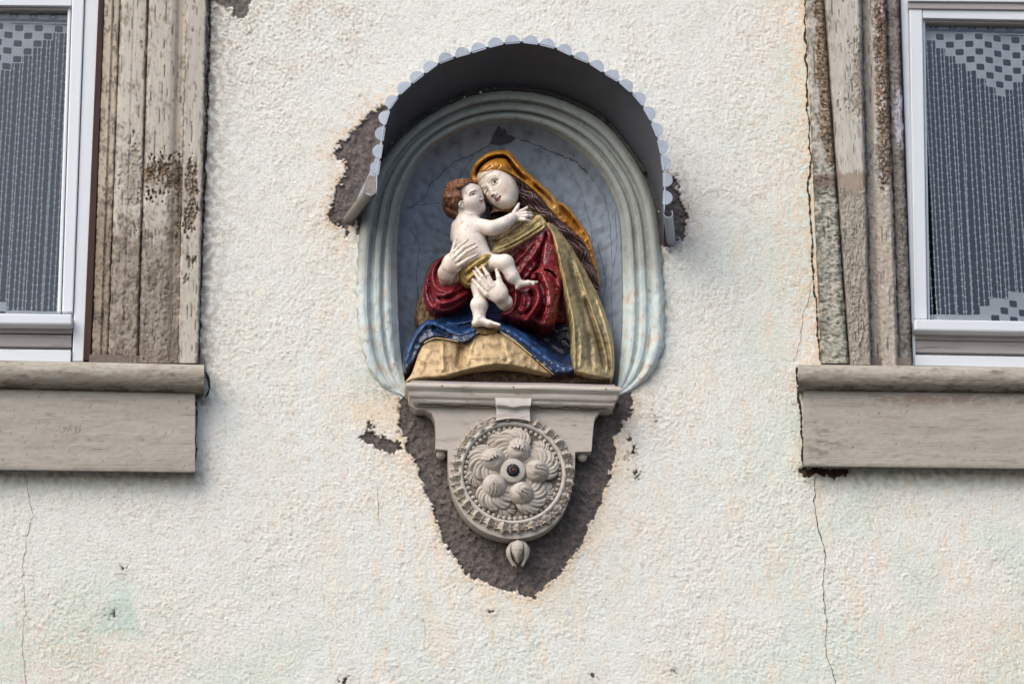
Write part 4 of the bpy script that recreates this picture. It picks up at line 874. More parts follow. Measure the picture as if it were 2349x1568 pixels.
for k in range(5):
    a = R(75)+2*math.pi*(k+.5)/5; inst('acanthus_leaf', am, (RC[0]+.074*math.cos(a), RC[1]+.0035, RC[2]+.074*math.sin(a)), (0, -a+R(25), 0), ros, (.62, .9, .62))
    a = R(75)+2*math.pi*k/5; ctr = (RC[0]+.0525*math.cos(a), RC[1]-.008, RC[2]+.0525*math.sin(a))
    inst('acanthus_leaf', am, (ctr[0]+.002*math.cos(a), ctr[1]+.003, ctr[2]+.002*math.sin(a)), (0, -a+R(-20), 0), ros, (1.08, 1, 1.08)); inst('petal', pm, ctr, (0, -a, 0), ros)
    inst('leaf_curl', fm, (ctr[0], ctr[1]-.002, ctr[2]), (0, -a+R(35*math.sin(k*2)), 0), ros)
    Vh = []
    for i in range(8): b2 = 2*math.pi*i/8; Vh.append((ctr[0]+.0022*math.cos(b2)+.003*math.cos(a), ctr[1]-.0312, ctr[2]+.0028*math.sin(b2)+.003*math.sin(a)))
    Vh += [(v[0], v[1]+.012, v[2]) for v in Vh]
    mk('drill_shade_plug', Vh, [tuple(range(8)), tuple(range(15, 7, -1))]+[(i, (i+1) % 8, 8+(i+1) % 8, 8+i) for i in range(8)], M['black'], ros, smooth=False)  # black plug standing in for the shade inside a drilled hole
hub = lathe('hub', ros, RC, [(-.001, .029), (.020, .029), (.0255, .0275), (.027, .0255), (.027, .0150), (.024, .0140), (.020, .0138)], M['console'], c(184, 177, 168), 40, axis='y')
sc_ = lathe('screw_rosette', con, RC, [(.022, .013), (.029, .0132), (.033, .011), (.034, .006), (.0325, .0042), (.0325, .0001)], M['iron'], None, 48, lambda a, z: 1+.09*math.cos(8*a), axis='y')
lathe('screw_head', con, RC+np.array([0, 0, 0]), [(.0325, .0035), (.0345, .0032), (.035, .0001)], M['rust'], None, 12, axis='y')

# ------------------------------------------------------------------ painted statue: tools
def A2(q): q = np.asarray(q, float); return np.stack([917.2+.23427*q[..., 0], 309.5+.23427*q[..., 1]], -1)
Bc = lambda pts: [(x, y+1126) for x, y in pts]
Ec = lambda pts: [(929.8+.468*x, 1223.4+.468*y) for x, y in pts]
Fc = lambda pts: [(391.5+.4375*x, 342.5+.4375*y) for x, y in pts]
Hc = lambda pts: [(342.5+.5929*x, 978.7+.5929*y) for x, y in pts]
statue = thing('religious_statue', P(1176, 874, 20)*[1, 1, 1], 'painted wooden statue of a woman in red and gold holding a bare child', 'statue')
def tps(ctrl):
    c_ = np.array(ctrl, float); n = len(c_)
    if n < 4:
        m_ = c_[:, 2].mean(); return lambda x, y: np.full(x.shape, m_)
    s = 500.; X = c_[:, :2]/s
    U = lambda r2: np.where(r2 > 1e-12, r2*np.log(r2+1e-12), 0)
    K = U(((X[:, None]-X[None])**2).sum(-1))+np.eye(n)*.02; Pm = np.c_[np.ones(n), X]; A_ = np.zeros((n+3, n+3)); A_[:n, :n] = K; A_[:n, n:] = Pm; A_[n:, :n] = Pm.T
    w_ = np.linalg.solve(A_+np.eye(n+3)*1e-9, np.r_[c_[:, 2], 0, 0, 0]); lo, hi = c_[:, 2].min()-8, c_[:, 2].max()+8
    def f(x, y):
        r = w_[n]+w_[n+1]*x/s+w_[n+2]*y/s
        for i in range(n): r = r+w_[i]*U((x/s-X[i, 0])**2+(y/s-X[i, 1])**2)
        return np.clip(r, lo, hi)
    return f
def relief(name, poly, ctrl, m, C, parent=statue, bulge=(12, 40), ridges=(), back=-40, noise=.5, step=6, smooth=2, extra=None, paint=None, seed=1, label=None, sharp=None):
    poly = chaikin(poly, smooth) if smooth else np.asarray(poly, float)
    x0, y0 = poly.min(0)-step*1.5; x1, y1 = poly.max(0)+step*1.5
    X, Y = np.meshgrid(np.arange(x0, x1, step), np.arange(y0, y1, step)); ny, nx = X.shape
    d, s_, sg, qx, qy = seg_near(X, Y, poly, True); ins = inpoly(X, Y, poly)
    cell = ins[:-1, :-1] | ins[1:, :-1] | ins[:-1, 1:] | ins[1:, 1:]
    X = np.where(ins, X, qx); Y = np.where(ins, Y, qy); d = np.where(ins, d, 0)
    X = np.where(ins & (d < step*.45), qx, X); Y = np.where(ins & (d < step*.45), qy, Y); d = np.where(d < step*.45, 0, d)
    H = (ctrl(X, Y) if callable(ctrl) else tps(ctrl)(X, Y)); b, w_ = bulge
    t = np.clip(d/w_, 0, 1); H = H+b*(np.sqrt(1-(1-t)**2)-1)
    RS = np.zeros(X.shape)
    for r in ridges:
        pts, h, w_ = r[:3]; p = chaikin(pts, 2, False); dd_, ss, sgn, _, _ = seg_near(X, Y, p)
        tp = sst(0, .14, ss)*sst(1, .86, ss) if len(r) < 4 else 1.0
        if h < 0: g = np.exp(-(dd_/w_)**2)
        else: g = np.exp(-(dd_/w_)**1.5)
        v = 1.2*h*g*tp; H = H+v; RS = RS+v
    n1 = band(ny, nx, step*.234, 5, 18, seed); n2 = band(ny, nx, step*.234, 18, 60, seed+1)
    H = H+noise*(.5*n1+n2)*np.clip(d/25, 0, 1)
    if extra: H = H+extra(X, Y, d)
    col_ = np.tile(np.asarray(C, float), (ny, nx, 1))
    if paint: col_ = paint(X, Y, H, RS, dict(a=n1, b=n2, d=d), col_)
    px = A2(np.stack([X, Y], -1)); V = P(px[..., 0], px[..., 1], H).reshape(-1, 3)
    F = gridfaces(ny, nx, cell)
    # drop degenerate faces, walls along the border down to the back plane
    V, F, Cc_ = compact(V, F, col_.reshape(-1, 3))
    E_ = np.vstack([F[:, [0, 1]], F[:, [1, 2]], F[:, [2, 3]], F[:, [3, 0]]]); key = np.sort(E_, 1); _, ix, cnt = np.unique(key, axis=0, return_index=True, return_counts=True)
    be = E_[ix[cnt == 1]]; bv_ = np.unique(be); mp_ = {int(v): i+len(V) for i, v in enumerate(bv_)}
    Vb_ = V[bv_].copy(); Vb_[:, 1] = np.maximum(-back/1000., Vb_[:, 1]+.004)
    Fb = np.array([[b_, a_, mp_[int(a_)], mp_[int(b_)]] for a_, b_ in be])
    V = np.vstack([V, Vb_]); Cc_ = np.vstack([Cc_, Cc_[bv_]]); F = np.vstack([F, Fb])
    o = mk(name, V, F, M[m], parent, Cc_, sharp=sharp)
    if label: o['label'] = label
    return o

# signed distance modelling, meshed with surface nets
class SDF:
    def __init__(s, lo, hi, h):
        s.lo = np.array(lo, float); s.h = h; s.n = np.ceil((np.array(hi)-s.lo)/h).astype(int)+1; s.f = np.full(s.n, 50., np.float32)
    def win(s, lo, hi):
        a = np.clip(np.floor((np.array(lo)-s.lo)/s.h).astype(int), 0, s.n-1); b = np.clip(np.ceil((np.array(hi)-s.lo)/s.h).astype(int)+1, 1, s.n)
        sl_ = tuple(slice(i, j) for i, j in zip(a, b)); ax = [s.lo[k]+s.h*np.arange(a[k], b[k]) for k in range(3)]
        return sl_, np.meshgrid(*ax, indexing='ij', sparse=True)
    def comb(s, sl_, d, k, sub=False):
        f = s.f[sl_]
        if sub:
            d = -d; h_ = np.clip(k-np.abs(f-d), 0, None)/k; s.f[sl_] = np.maximum(f, d)+h_*h_*k*.25
        else:
            h_ = np.clip(k-np.abs(f-d), 0, None)/k; s.f[sl_] = np.minimum(f, d)-h_*h_*k*.25
    def cap(s, a, b, ra, rb, k=3., sub=False, flat=1.):
        a = np.asarray(a, float); b = np.asarray(b, float); R_ = max(ra, rb)+k+3; sl_, (X, Y, Z) = s.win(np.minimum(a, b)-R_, np.maximum(a, b)+R_)
        e = b-a; l2 = (e**2).sum()+1e-9; t = np.clip(((X-a[0])*e[0]+(Y-a[1])*e[1]+(Z-a[2])*e[2])/l2, 0, 1)
        d = np.sqrt((X-a[0]-t*e[0])**2+((Y-a[1]-t*e[1])/flat)**2+(Z-a[2]-t*e[2])**2)-(ra+(rb-ra)*t); s.comb(sl_, d, k, sub)
    def ell(s, c_, r, ang=0, k=3., sub=False):
        """ellipsoid, r = (along, out, across) mm; ang rotates 'along' in the picture plane, degrees from +x"""
        c_ = np.asarray(c_, float); R_ = max(r)+k+3; sl_, (X, Y, Z) = s.win(c_-R_, c_+R_); x, y, z = X-c_[0], Y-c_[1], Z-c_[2]; ca, sa = math.cos(R(ang)), math.sin(R(ang))
        u = (x*ca+z*sa)/r[0]; v = y/r[1]; w_ = (-x*sa+z*ca)/r[2]; k0 = np.sqrt(u*u+v*v+w_*w_); k1 = np.sqrt((u/r[0])**2+(v/r[1])**2+(w_/r[2])**2)+1e-9
        s.comb(sl_, k0*(k0-1)/k1, k, sub)
    def hit(s, ax, ay):
        D = np.arange(s.lo[1]+s.h*(s.n[1]-2), s.lo[1]+1, -.25); p = LA(ax, ay, D); i = np.clip(np.round((p-s.lo)/s.h).astype(int), 0, s.n-1)
        v = s.f[i[:, 0], i[:, 1], i[:, 2]]; q = (p-s.lo)/s.h; j = np.argmax(v < s.h*.5)
        return float(D[j]-max(0, v[j])) if (v < s.h*.5).any() else 0.
    def mesh(s):
        f = s.f; I = f < 0; nx, ny, nz = f.shape
        def cor(a, i, j, k): return a[i:nx-1+i, j:ny-1+j, k:nz-1+k]
        cnt = sum(cor(I, i, j, k).astype(np.int8) for i in (0, 1) for j in (0, 1) for k in (0, 1)); act = (cnt > 0) & (cnt < 8)
        idx = np.argwhere(act); id_ = np.full(act.shape, -1, np.int64); id_[act] = np.arange(len(idx))
        pos = np.zeros((len(idx), 3)); n = np.zeros(len(idx)); i, j, k = idx.T
        for ax in range(3):
            o1, o2 = [a for a in range(3) if a != ax]
            for p in (0, 1):
                for q in (0, 1):
                    off = [0, 0, 0]; off[o1] = p; off[o2] = q; f0 = f[i+off[0], j+off[1], k+off[2]]; of2 = list(off); of2[ax] = 1; f1 = f[i+of2[0], j+of2[1], k+of2[2]]
                    m_ = (f0 < 0) != (f1 < 0); t = np.where(m_, f0/np.where(m_, f0-f1, 1), 0); pp = np.tile(np.array(off, float), (len(idx), 1)); pp[:, ax] = t; pos += pp*m_[:, None]; n += m_
        V = s.lo+(idx+pos/np.maximum(n, 1)[:, None])*s.h; Fs = []
        for ax in range(3):
            sh = [nx, ny, nz]; a0 = [slice(1, -1)]*3; a0[ax] = slice(0, sh[ax]-1); a1 = list(a0); a1[ax] = slice(1, sh[ax]); fa, fb = I[tuple(a0)], I[tuple(a1)]
            e = np.argwhere(fa != fb); flip = fa[tuple(e.T)]; base_ = e+np.array([0 if q == ax else 1 for q in range(3)]); o1, o2 = [(1, 2), (2, 0), (0, 1)][ax]
            def g(d1, d2): q = base_.copy(); q[:, o1] -= d1; q[:, o2] -= d2; return id_[tuple(q.T)]
            q = np.stack([g(1, 1), g(0, 1), g(0, 0), g(1, 0)], 1); q = np.where(flip[:, None], q, q[:, ::-1]); Fs.append(q)
        return V, np.vstack(Fs)
def LA(x, y, d): p = A2((x, y)); return L(p[0], p[1], d)
def LF(x, y, d): return LA(*Fc([(x, y)])[0], d)
def LH(x, y, d): return LA(*Hc([(x, y)])[0], d)
def pixA(V):
    """local mm vertices -> A coordinates of their picture position"""
    px, py = PX(V[:, 0], V[:, 1], V[:, 2]); return (px-917.2)/.23427, (py-309.5)/.23427
def box_of(pts, m): p = np.array(pts); return p.min(0)-m, p.max(0)+m
def sd_obj(name, s, m, Cf, parent=statue, post=None, label=None):
    V, F = s.mesh(); ax, ay = pixA(V); C = Cf(ax, ay, V)
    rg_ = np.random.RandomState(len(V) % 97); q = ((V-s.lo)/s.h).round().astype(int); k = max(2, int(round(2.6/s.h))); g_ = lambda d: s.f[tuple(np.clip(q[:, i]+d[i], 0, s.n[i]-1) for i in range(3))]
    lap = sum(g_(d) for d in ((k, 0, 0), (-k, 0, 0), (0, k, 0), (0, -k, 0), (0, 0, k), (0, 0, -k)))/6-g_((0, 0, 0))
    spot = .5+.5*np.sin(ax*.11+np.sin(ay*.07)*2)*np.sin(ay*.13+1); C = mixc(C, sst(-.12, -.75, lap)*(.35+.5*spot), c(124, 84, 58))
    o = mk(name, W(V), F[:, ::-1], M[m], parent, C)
    if label: o['label'] = label
    return o


# ---------------- rock base, blue cloth, mantle, dress
def goldp(base, dark, hi, k=1):
    def f(X, Y, H, RS, nz, C):
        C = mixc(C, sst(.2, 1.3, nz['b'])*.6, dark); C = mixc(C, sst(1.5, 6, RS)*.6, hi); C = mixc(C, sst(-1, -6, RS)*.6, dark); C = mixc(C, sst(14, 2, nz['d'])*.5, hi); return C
    return f
GOLD, GD, GH = c(176, 148, 98), c(92, 74, 48), c(214, 190, 136)
relief('rock_base', [(36, 2440), (70, 2390), (112, 2345), (150, 2235), (190, 2115), (230, 2040), (330, 1992), (440, 2002), (600, 2030), (670, 2016), (738, 1950), (785, 1918), (970, 1926), (1100, 2005), (1200, 2085), (1350, 2215), (1510, 2352), (1420, 2338), (1280, 2296), (1150, 2266), (1000, 2246), (860, 2256), (700, 2287), (560, 2326), (450, 2358), (350, 2376), (130, 2386)],
       [(100, 2360, 52), (300, 2340, 68), (600, 2270, 66), (860, 2110, 70), (870, 2240, 80), (1300, 2230, 66), (1480, 2340, 60), (320, 2030, 40), (600, 2060, 42), (870, 1940, 52), (420, 2180, 62), (580, 2180, 50), (720, 2150, 62)], 'rock', c(184, 158, 118), bulge=(8, 22),
       ridges=[([(420, 2010), (415, 2150), (425, 2330)], 5, 20), ([(600, 2050), (585, 2170), (570, 2300)], -9, 34), ([(300, 2030), (240, 2200), (200, 2360)], 3, 30), ([(740, 1960), (690, 2100), (650, 2280)], 5, 22), ([(1000, 1960), (1050, 2120), (1090, 2250)], 4, 26), ([(800, 2080), (900, 2060), (1020, 2100)], -4, 30), ([(670, 2180), (860, 2170), (1040, 2180)], 3, 22)],
       back=-30, noise=.55, paint=goldp(0, c(128, 104, 70), c(222, 196, 146)), seed=3, sharp=40)
relief('base_underside', [(150, 2290), (1100, 2180), (1560, 2330), (1700, 2310), (1900, 2360), (2060, 2380), (2060, 2430), (120, 2430), (110, 2380)], [(0, 0, 34)], 'rock', c(70, 46, 28), bulge=(2, 20), back=-60, noise=1.2, seed=5, label='dark brown underside of the rock base, shade in its colour')  # set-back block coloured dark to hold the shade beneath the rock
relief('rock_top', Bc([(698, 735), (720, 725), (850, 745), (985, 745), (985, 770), (960, 795), (940, 830), (860, 840), (780, 830), (740, 785), (705, 765)]), [(0, 0, 58)], 'rock', c(128, 96, 52), bulge=(10, 24), back=-10, noise=.7, seed=6, label='brown gilded knob of rock under the child foot')
def bluep(X, Y, H, RS, nz, C):
    C = mixc(C, sst(0, 1.2, nz['b'])*.5, c(18, 34, 62)); C = mixc(C, sst(3, 9, RS)*.6, c(58, 98, 150)); C = mixc(C, sst(8, 0, nz['d'])*(Y > 1900)*.3, c(120, 96, 50)); C = mixc(C, sst(20, -10, H)*.7, c(18, 26, 34)); return C  # deepest blue painted near black, shade of the recess in the colour
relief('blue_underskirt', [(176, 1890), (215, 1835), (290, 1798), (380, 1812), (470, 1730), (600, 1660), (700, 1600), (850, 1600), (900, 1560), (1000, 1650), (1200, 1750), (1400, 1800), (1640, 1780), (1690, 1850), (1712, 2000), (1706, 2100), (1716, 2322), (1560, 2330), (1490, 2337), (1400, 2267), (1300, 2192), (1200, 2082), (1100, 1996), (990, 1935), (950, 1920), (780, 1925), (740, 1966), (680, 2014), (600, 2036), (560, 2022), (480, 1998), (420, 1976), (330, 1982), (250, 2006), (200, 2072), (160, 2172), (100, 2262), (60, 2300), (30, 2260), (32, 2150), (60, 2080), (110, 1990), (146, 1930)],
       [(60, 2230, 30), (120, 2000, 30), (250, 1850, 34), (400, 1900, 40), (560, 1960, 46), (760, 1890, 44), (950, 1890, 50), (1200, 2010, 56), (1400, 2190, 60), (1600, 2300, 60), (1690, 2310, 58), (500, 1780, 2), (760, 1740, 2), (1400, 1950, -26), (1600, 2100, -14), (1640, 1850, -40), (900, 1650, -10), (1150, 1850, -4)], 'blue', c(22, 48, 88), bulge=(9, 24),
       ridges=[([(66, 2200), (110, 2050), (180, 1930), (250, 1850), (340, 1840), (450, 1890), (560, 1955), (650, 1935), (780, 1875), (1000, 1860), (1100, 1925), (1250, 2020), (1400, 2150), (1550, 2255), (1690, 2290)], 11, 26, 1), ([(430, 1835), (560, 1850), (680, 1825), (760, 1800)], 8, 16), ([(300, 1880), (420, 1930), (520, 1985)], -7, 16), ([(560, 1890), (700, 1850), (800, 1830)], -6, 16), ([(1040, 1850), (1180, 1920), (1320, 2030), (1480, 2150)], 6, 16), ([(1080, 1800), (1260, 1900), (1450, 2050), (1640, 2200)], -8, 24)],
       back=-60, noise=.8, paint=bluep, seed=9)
hp = A2(chaikin([(232, 2036), (330, 1984), (440, 1996), (600, 2028), (672, 2012), (740, 1946), (785, 1916)], 2, False)); tube('gilt_hem', P(hp[:, 0], hp[:, 1], 55), .0014, M['gold'], statue, 6, GH)
hp = A2(chaikin([(985, 1926), (1100, 2000), (1200, 2080), (1350, 2210), (1505, 2345)], 2, False)); tube('gilt_hem', P(hp[:, 0], hp[:, 1], 66), .0016, M['gold'], statue, 6, GH)
relief('mantle_back', [(440, 1178), (380, 1205), (318, 1235), (282, 1280), (255, 1350), (234, 1450), (200, 1560), (165, 1660), (148, 1720), (152, 1800), (178, 1895), (260, 1870), (420, 1830), (600, 1750), (640, 1300), (500, 1130)], [(0, 0, -22)], 'gold', c(96, 70, 40), bulge=(14, 60), ridges=[([(420, 1190), (300, 1270), (240, 1450), (160, 1720)], 5, 12, 1)], back=-80, seed=11, label='dark gold back of the mantle behind the sleeve')
def dressp(X, Y, H, RS, nz, C):
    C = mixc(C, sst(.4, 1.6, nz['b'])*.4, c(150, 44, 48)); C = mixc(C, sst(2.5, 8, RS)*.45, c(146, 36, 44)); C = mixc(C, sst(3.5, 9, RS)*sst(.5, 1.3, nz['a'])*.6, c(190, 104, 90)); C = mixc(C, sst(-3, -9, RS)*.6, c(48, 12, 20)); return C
DR = c(118, 18, 34)
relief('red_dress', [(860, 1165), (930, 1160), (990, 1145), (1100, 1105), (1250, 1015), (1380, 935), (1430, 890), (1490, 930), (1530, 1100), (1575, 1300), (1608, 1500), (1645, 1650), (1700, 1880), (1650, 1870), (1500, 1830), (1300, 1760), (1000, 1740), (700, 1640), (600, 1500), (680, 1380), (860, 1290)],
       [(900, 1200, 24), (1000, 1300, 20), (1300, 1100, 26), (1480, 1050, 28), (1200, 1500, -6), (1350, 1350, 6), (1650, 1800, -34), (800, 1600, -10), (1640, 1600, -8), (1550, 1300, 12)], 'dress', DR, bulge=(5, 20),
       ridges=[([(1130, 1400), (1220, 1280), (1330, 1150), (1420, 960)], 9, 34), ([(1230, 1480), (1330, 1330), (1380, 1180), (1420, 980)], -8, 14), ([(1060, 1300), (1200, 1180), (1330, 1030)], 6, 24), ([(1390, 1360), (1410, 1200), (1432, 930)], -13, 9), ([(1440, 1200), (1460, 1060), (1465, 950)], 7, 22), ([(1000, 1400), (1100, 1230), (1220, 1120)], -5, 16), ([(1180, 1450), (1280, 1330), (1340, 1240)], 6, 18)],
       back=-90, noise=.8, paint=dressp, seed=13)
def lined(X, Y, d): return 0
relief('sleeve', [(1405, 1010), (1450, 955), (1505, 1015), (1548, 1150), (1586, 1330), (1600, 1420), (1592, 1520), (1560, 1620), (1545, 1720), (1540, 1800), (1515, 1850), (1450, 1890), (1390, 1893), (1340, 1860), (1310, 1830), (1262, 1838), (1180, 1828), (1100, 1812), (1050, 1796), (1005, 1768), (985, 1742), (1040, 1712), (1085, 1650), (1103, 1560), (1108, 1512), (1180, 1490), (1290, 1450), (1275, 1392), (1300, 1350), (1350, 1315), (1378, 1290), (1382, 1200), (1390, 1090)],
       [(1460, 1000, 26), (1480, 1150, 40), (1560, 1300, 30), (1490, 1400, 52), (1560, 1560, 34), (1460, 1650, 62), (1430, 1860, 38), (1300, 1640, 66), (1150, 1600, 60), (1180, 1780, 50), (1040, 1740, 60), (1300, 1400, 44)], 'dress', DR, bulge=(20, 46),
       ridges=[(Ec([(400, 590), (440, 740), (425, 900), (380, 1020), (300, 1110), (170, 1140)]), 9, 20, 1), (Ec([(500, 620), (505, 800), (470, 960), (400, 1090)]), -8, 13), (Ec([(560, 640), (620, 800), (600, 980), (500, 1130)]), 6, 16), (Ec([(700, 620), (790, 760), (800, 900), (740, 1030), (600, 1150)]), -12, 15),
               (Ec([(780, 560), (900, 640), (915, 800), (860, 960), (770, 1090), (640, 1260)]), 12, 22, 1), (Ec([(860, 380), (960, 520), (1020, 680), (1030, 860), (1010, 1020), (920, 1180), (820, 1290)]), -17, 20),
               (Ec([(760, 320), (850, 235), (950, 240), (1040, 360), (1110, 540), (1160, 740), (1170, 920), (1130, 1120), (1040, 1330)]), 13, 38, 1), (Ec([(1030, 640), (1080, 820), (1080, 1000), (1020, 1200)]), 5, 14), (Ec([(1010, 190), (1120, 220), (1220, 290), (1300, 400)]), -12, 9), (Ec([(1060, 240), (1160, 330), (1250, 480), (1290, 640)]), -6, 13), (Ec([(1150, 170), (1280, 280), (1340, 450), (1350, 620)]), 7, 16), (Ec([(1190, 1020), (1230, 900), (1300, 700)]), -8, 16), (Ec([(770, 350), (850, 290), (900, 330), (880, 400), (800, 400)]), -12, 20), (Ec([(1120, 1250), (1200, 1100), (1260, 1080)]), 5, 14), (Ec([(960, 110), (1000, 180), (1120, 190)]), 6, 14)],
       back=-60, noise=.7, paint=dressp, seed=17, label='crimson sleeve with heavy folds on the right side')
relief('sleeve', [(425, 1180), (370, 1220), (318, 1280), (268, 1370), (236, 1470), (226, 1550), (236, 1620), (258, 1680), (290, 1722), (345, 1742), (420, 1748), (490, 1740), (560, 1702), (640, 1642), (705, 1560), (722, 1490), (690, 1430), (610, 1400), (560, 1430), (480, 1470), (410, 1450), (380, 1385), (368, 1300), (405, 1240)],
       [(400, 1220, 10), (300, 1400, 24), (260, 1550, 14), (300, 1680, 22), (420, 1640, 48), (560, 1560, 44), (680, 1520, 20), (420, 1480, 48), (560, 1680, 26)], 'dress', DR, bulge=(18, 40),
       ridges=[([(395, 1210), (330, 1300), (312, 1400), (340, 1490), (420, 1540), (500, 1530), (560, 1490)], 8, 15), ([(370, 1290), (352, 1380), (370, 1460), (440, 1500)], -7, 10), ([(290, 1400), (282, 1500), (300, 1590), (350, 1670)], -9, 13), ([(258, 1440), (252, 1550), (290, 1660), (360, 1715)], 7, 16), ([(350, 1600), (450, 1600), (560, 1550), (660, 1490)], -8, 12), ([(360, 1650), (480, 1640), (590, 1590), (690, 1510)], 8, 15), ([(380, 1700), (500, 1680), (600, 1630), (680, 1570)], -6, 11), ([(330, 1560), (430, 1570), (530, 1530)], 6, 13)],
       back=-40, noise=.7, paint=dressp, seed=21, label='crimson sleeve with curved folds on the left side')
relief('chest_cloth', [(845, 800), (930, 790), (1100, 790), (1200, 740), (1240, 690), (1320, 720), (1390, 790), (1300, 860), (1200, 950), (1000, 1060), (930, 1120), (870, 1170), (840, 1050), (835, 900)], [(1300, 760, 14), (1200, 900, 8), (900, 1080, 2), (900, 850, -10), (1100, 850, 2)], 'gold', c(92, 74, 50), bulge=(6, 30), ridges=[([(900, 1050), (1100, 930), (1300, 760)], 4, 26), ([(1240, 720), (1300, 760), (1330, 840)], 5, 18)], back=-80, seed=25, label='brown cloth in shadow at the neck')
relief('gold_collar', [(1345, 775), (1400, 798), (1450, 890), (1385, 945), (1250, 1025), (1100, 1115), (990, 1157), (930, 1176), (885, 1160), (915, 1085), (1000, 1015), (1100, 985), (1180, 925), (1245, 880), (1300, 828)],
       [(1400, 850, 38), (1200, 980, 44), (940, 1130, 48), (1300, 900, 40), (1060, 1050, 46)], 'gold2', c(206, 184, 128), bulge=(11, 26), ridges=[([(900, 1130), (1100, 1060), (1280, 950), (1400, 870)], 6, 17), ([(1000, 1115), (1180, 1030), (1330, 930), (1420, 880)], -6, 10), ([(1000, 1040), (1150, 985), (1270, 900), (1370, 800)], 5, 14), ([(1080, 1030), (1220, 960), (1330, 860)], -4, 9)], back=-20, paint=goldp(0, GD, c(224, 206, 150)), seed=27)
OLV = c(158, 142, 104)
def mantp(X, Y, H, RS, nz, C):
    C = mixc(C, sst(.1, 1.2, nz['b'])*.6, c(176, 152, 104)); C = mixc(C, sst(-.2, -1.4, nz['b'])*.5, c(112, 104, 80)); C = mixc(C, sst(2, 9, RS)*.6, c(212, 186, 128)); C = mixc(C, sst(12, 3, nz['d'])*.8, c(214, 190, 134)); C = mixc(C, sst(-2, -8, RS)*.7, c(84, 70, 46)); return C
relief('mantle', [(1432, 858), (1462, 858), (1520, 900), (1600, 985), (1690, 1110), (1750, 1220), (1810, 1320), (1880, 1450), (1940, 1570), (1990, 1690), (2030, 1810), (2066, 1920), (2090, 2040), (2098, 2140), (2096, 2390), (2030, 2382), (1900, 2362), (1800, 2335), (1712, 2318), (1700, 2260), (1688, 2120), (1690, 2020), (1700, 1930), (1688, 1800), (1655, 1640), (1622, 1560), (1600, 1400), (1570, 1260), (1530, 1100), (1490, 960), (1445, 900)],
       [(1460, 890, 40), (1560, 1050, 42), (1650, 1300, 48), (1690, 1600, 54), (1740, 2000, 62), (1740, 2300, 64), (1900, 2340, 62), (2070, 2370, 40), (2060, 2050, 22), (1960, 1700, 12), (1850, 1450, 12), (1740, 1250, 24), (1850, 1900, 58)], 'gold', OLV, bulge=(8, 16),
       ridges=[([(1540, 1110), (1620, 1420), (1680, 1700), (1715, 1960), (1715, 2280)], 4, 10, 1), ([(1620, 1120), (1700, 1400), (1780, 1700), (1850, 2000), (1880, 2340)], -6, 40), ([(1690, 1180), (1790, 1450), (1860, 1660), (1950, 1900), (2020, 2150), (2045, 2360)], 9, 18), ([(1800, 1560), (1880, 1800), (1960, 2080), (2010, 2340)], -10, 24), ([(1870, 1680), (1960, 1880), (2030, 2120), (2060, 2360)], -7, 18), ([(1900, 1540), (1990, 1780), (2060, 2050), (2080, 2300)], 6, 14), ([(1760, 1900), (1780, 2100), (1760, 2300)], 4, 16)],
       back=-70, paint=mantp, seed=29)
# ---------------- veil and hair
def veilp(X, Y, H, RS, nz, C):
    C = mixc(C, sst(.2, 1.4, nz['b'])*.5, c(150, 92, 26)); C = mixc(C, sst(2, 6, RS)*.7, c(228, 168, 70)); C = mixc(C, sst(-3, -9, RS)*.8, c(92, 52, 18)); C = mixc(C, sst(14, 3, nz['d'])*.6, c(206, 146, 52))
    C = mixc(C, np.exp(-((X-1450)/90)**2-((Y-690)/110)**2), c(226, 186, 120)); return C  # bright highlight painted into the gold low on the right
relief('veil', [(684, 446), (690, 350), (735, 268), (800, 213), (860, 173), (950, 148), (1045, 147), (1092, 178), (1150, 250), (1220, 338), (1300, 408), (1400, 498), (1490, 573), (1532, 638), (1620, 683), (1700, 768), (1762, 858), (1842, 958), (1880, 1060), (1900, 1180), (1940, 1320), (1956, 1440), (1958, 1520), (1930, 1430), (1885, 1300), (1845, 1180), (1800, 1070), (1730, 990), (1640, 910), (1560, 842), (1480, 770), (1415, 705), (1370, 630), (1290, 550), (1200, 462), (1120, 408), (1040, 368), (960, 350), (880, 356), (822, 390), (780, 436), (756, 486), (715, 486)],
       [(900, 210, 44), (715, 400, 30), (800, 330, 48), (960, 280, 52), (1150, 330, 38), (1400, 560, 16), (1550, 740, 2), (1800, 1000, -14), (1930, 1400, -30), (1040, 180, 28)], 'orange', c(190, 128, 42), bulge=(12, 24),
       ridges=[([(696, 440), (722, 320), (800, 236), (900, 186), (1030, 178), (1090, 225), (1170, 335), (1300, 445), (1480, 590), (1540, 700), (1600, 830)], 8, 13), ([(738, 440), (760, 330), (850, 246), (950, 212), (1040, 218), (1080, 270), (1150, 370), (1260, 470)], -20, 13), ([(790, 400), (850, 320), (960, 280), (1060, 320)], 4, 40), ([(1100, 380), (1250, 480), (1380, 590), (1470, 720), (1540, 800)], 7, 14), ([(1300, 480), (1440, 600), (1520, 700)], -8, 10), ([(1560, 700), (1680, 820), (1790, 960)], -7, 22), ([(1560, 650), (1660, 740), (1740, 860), (1850, 1020), (1900, 1200)], 6, 12), ([(900, 300), (840, 340), (800, 400)], -3, 8), ([(980, 290), (960, 330)], -3, 8)],
       back=-70, noise=.7, paint=veilp, seed=33)
HF = chaikin([(1080, 385), (1180, 470), (1235, 590), (1330, 670), (1420, 770), (1550, 880), (1680, 1010), (1770, 1130), (1830, 1270), (1890, 1430), (1950, 1600)], 2, False)
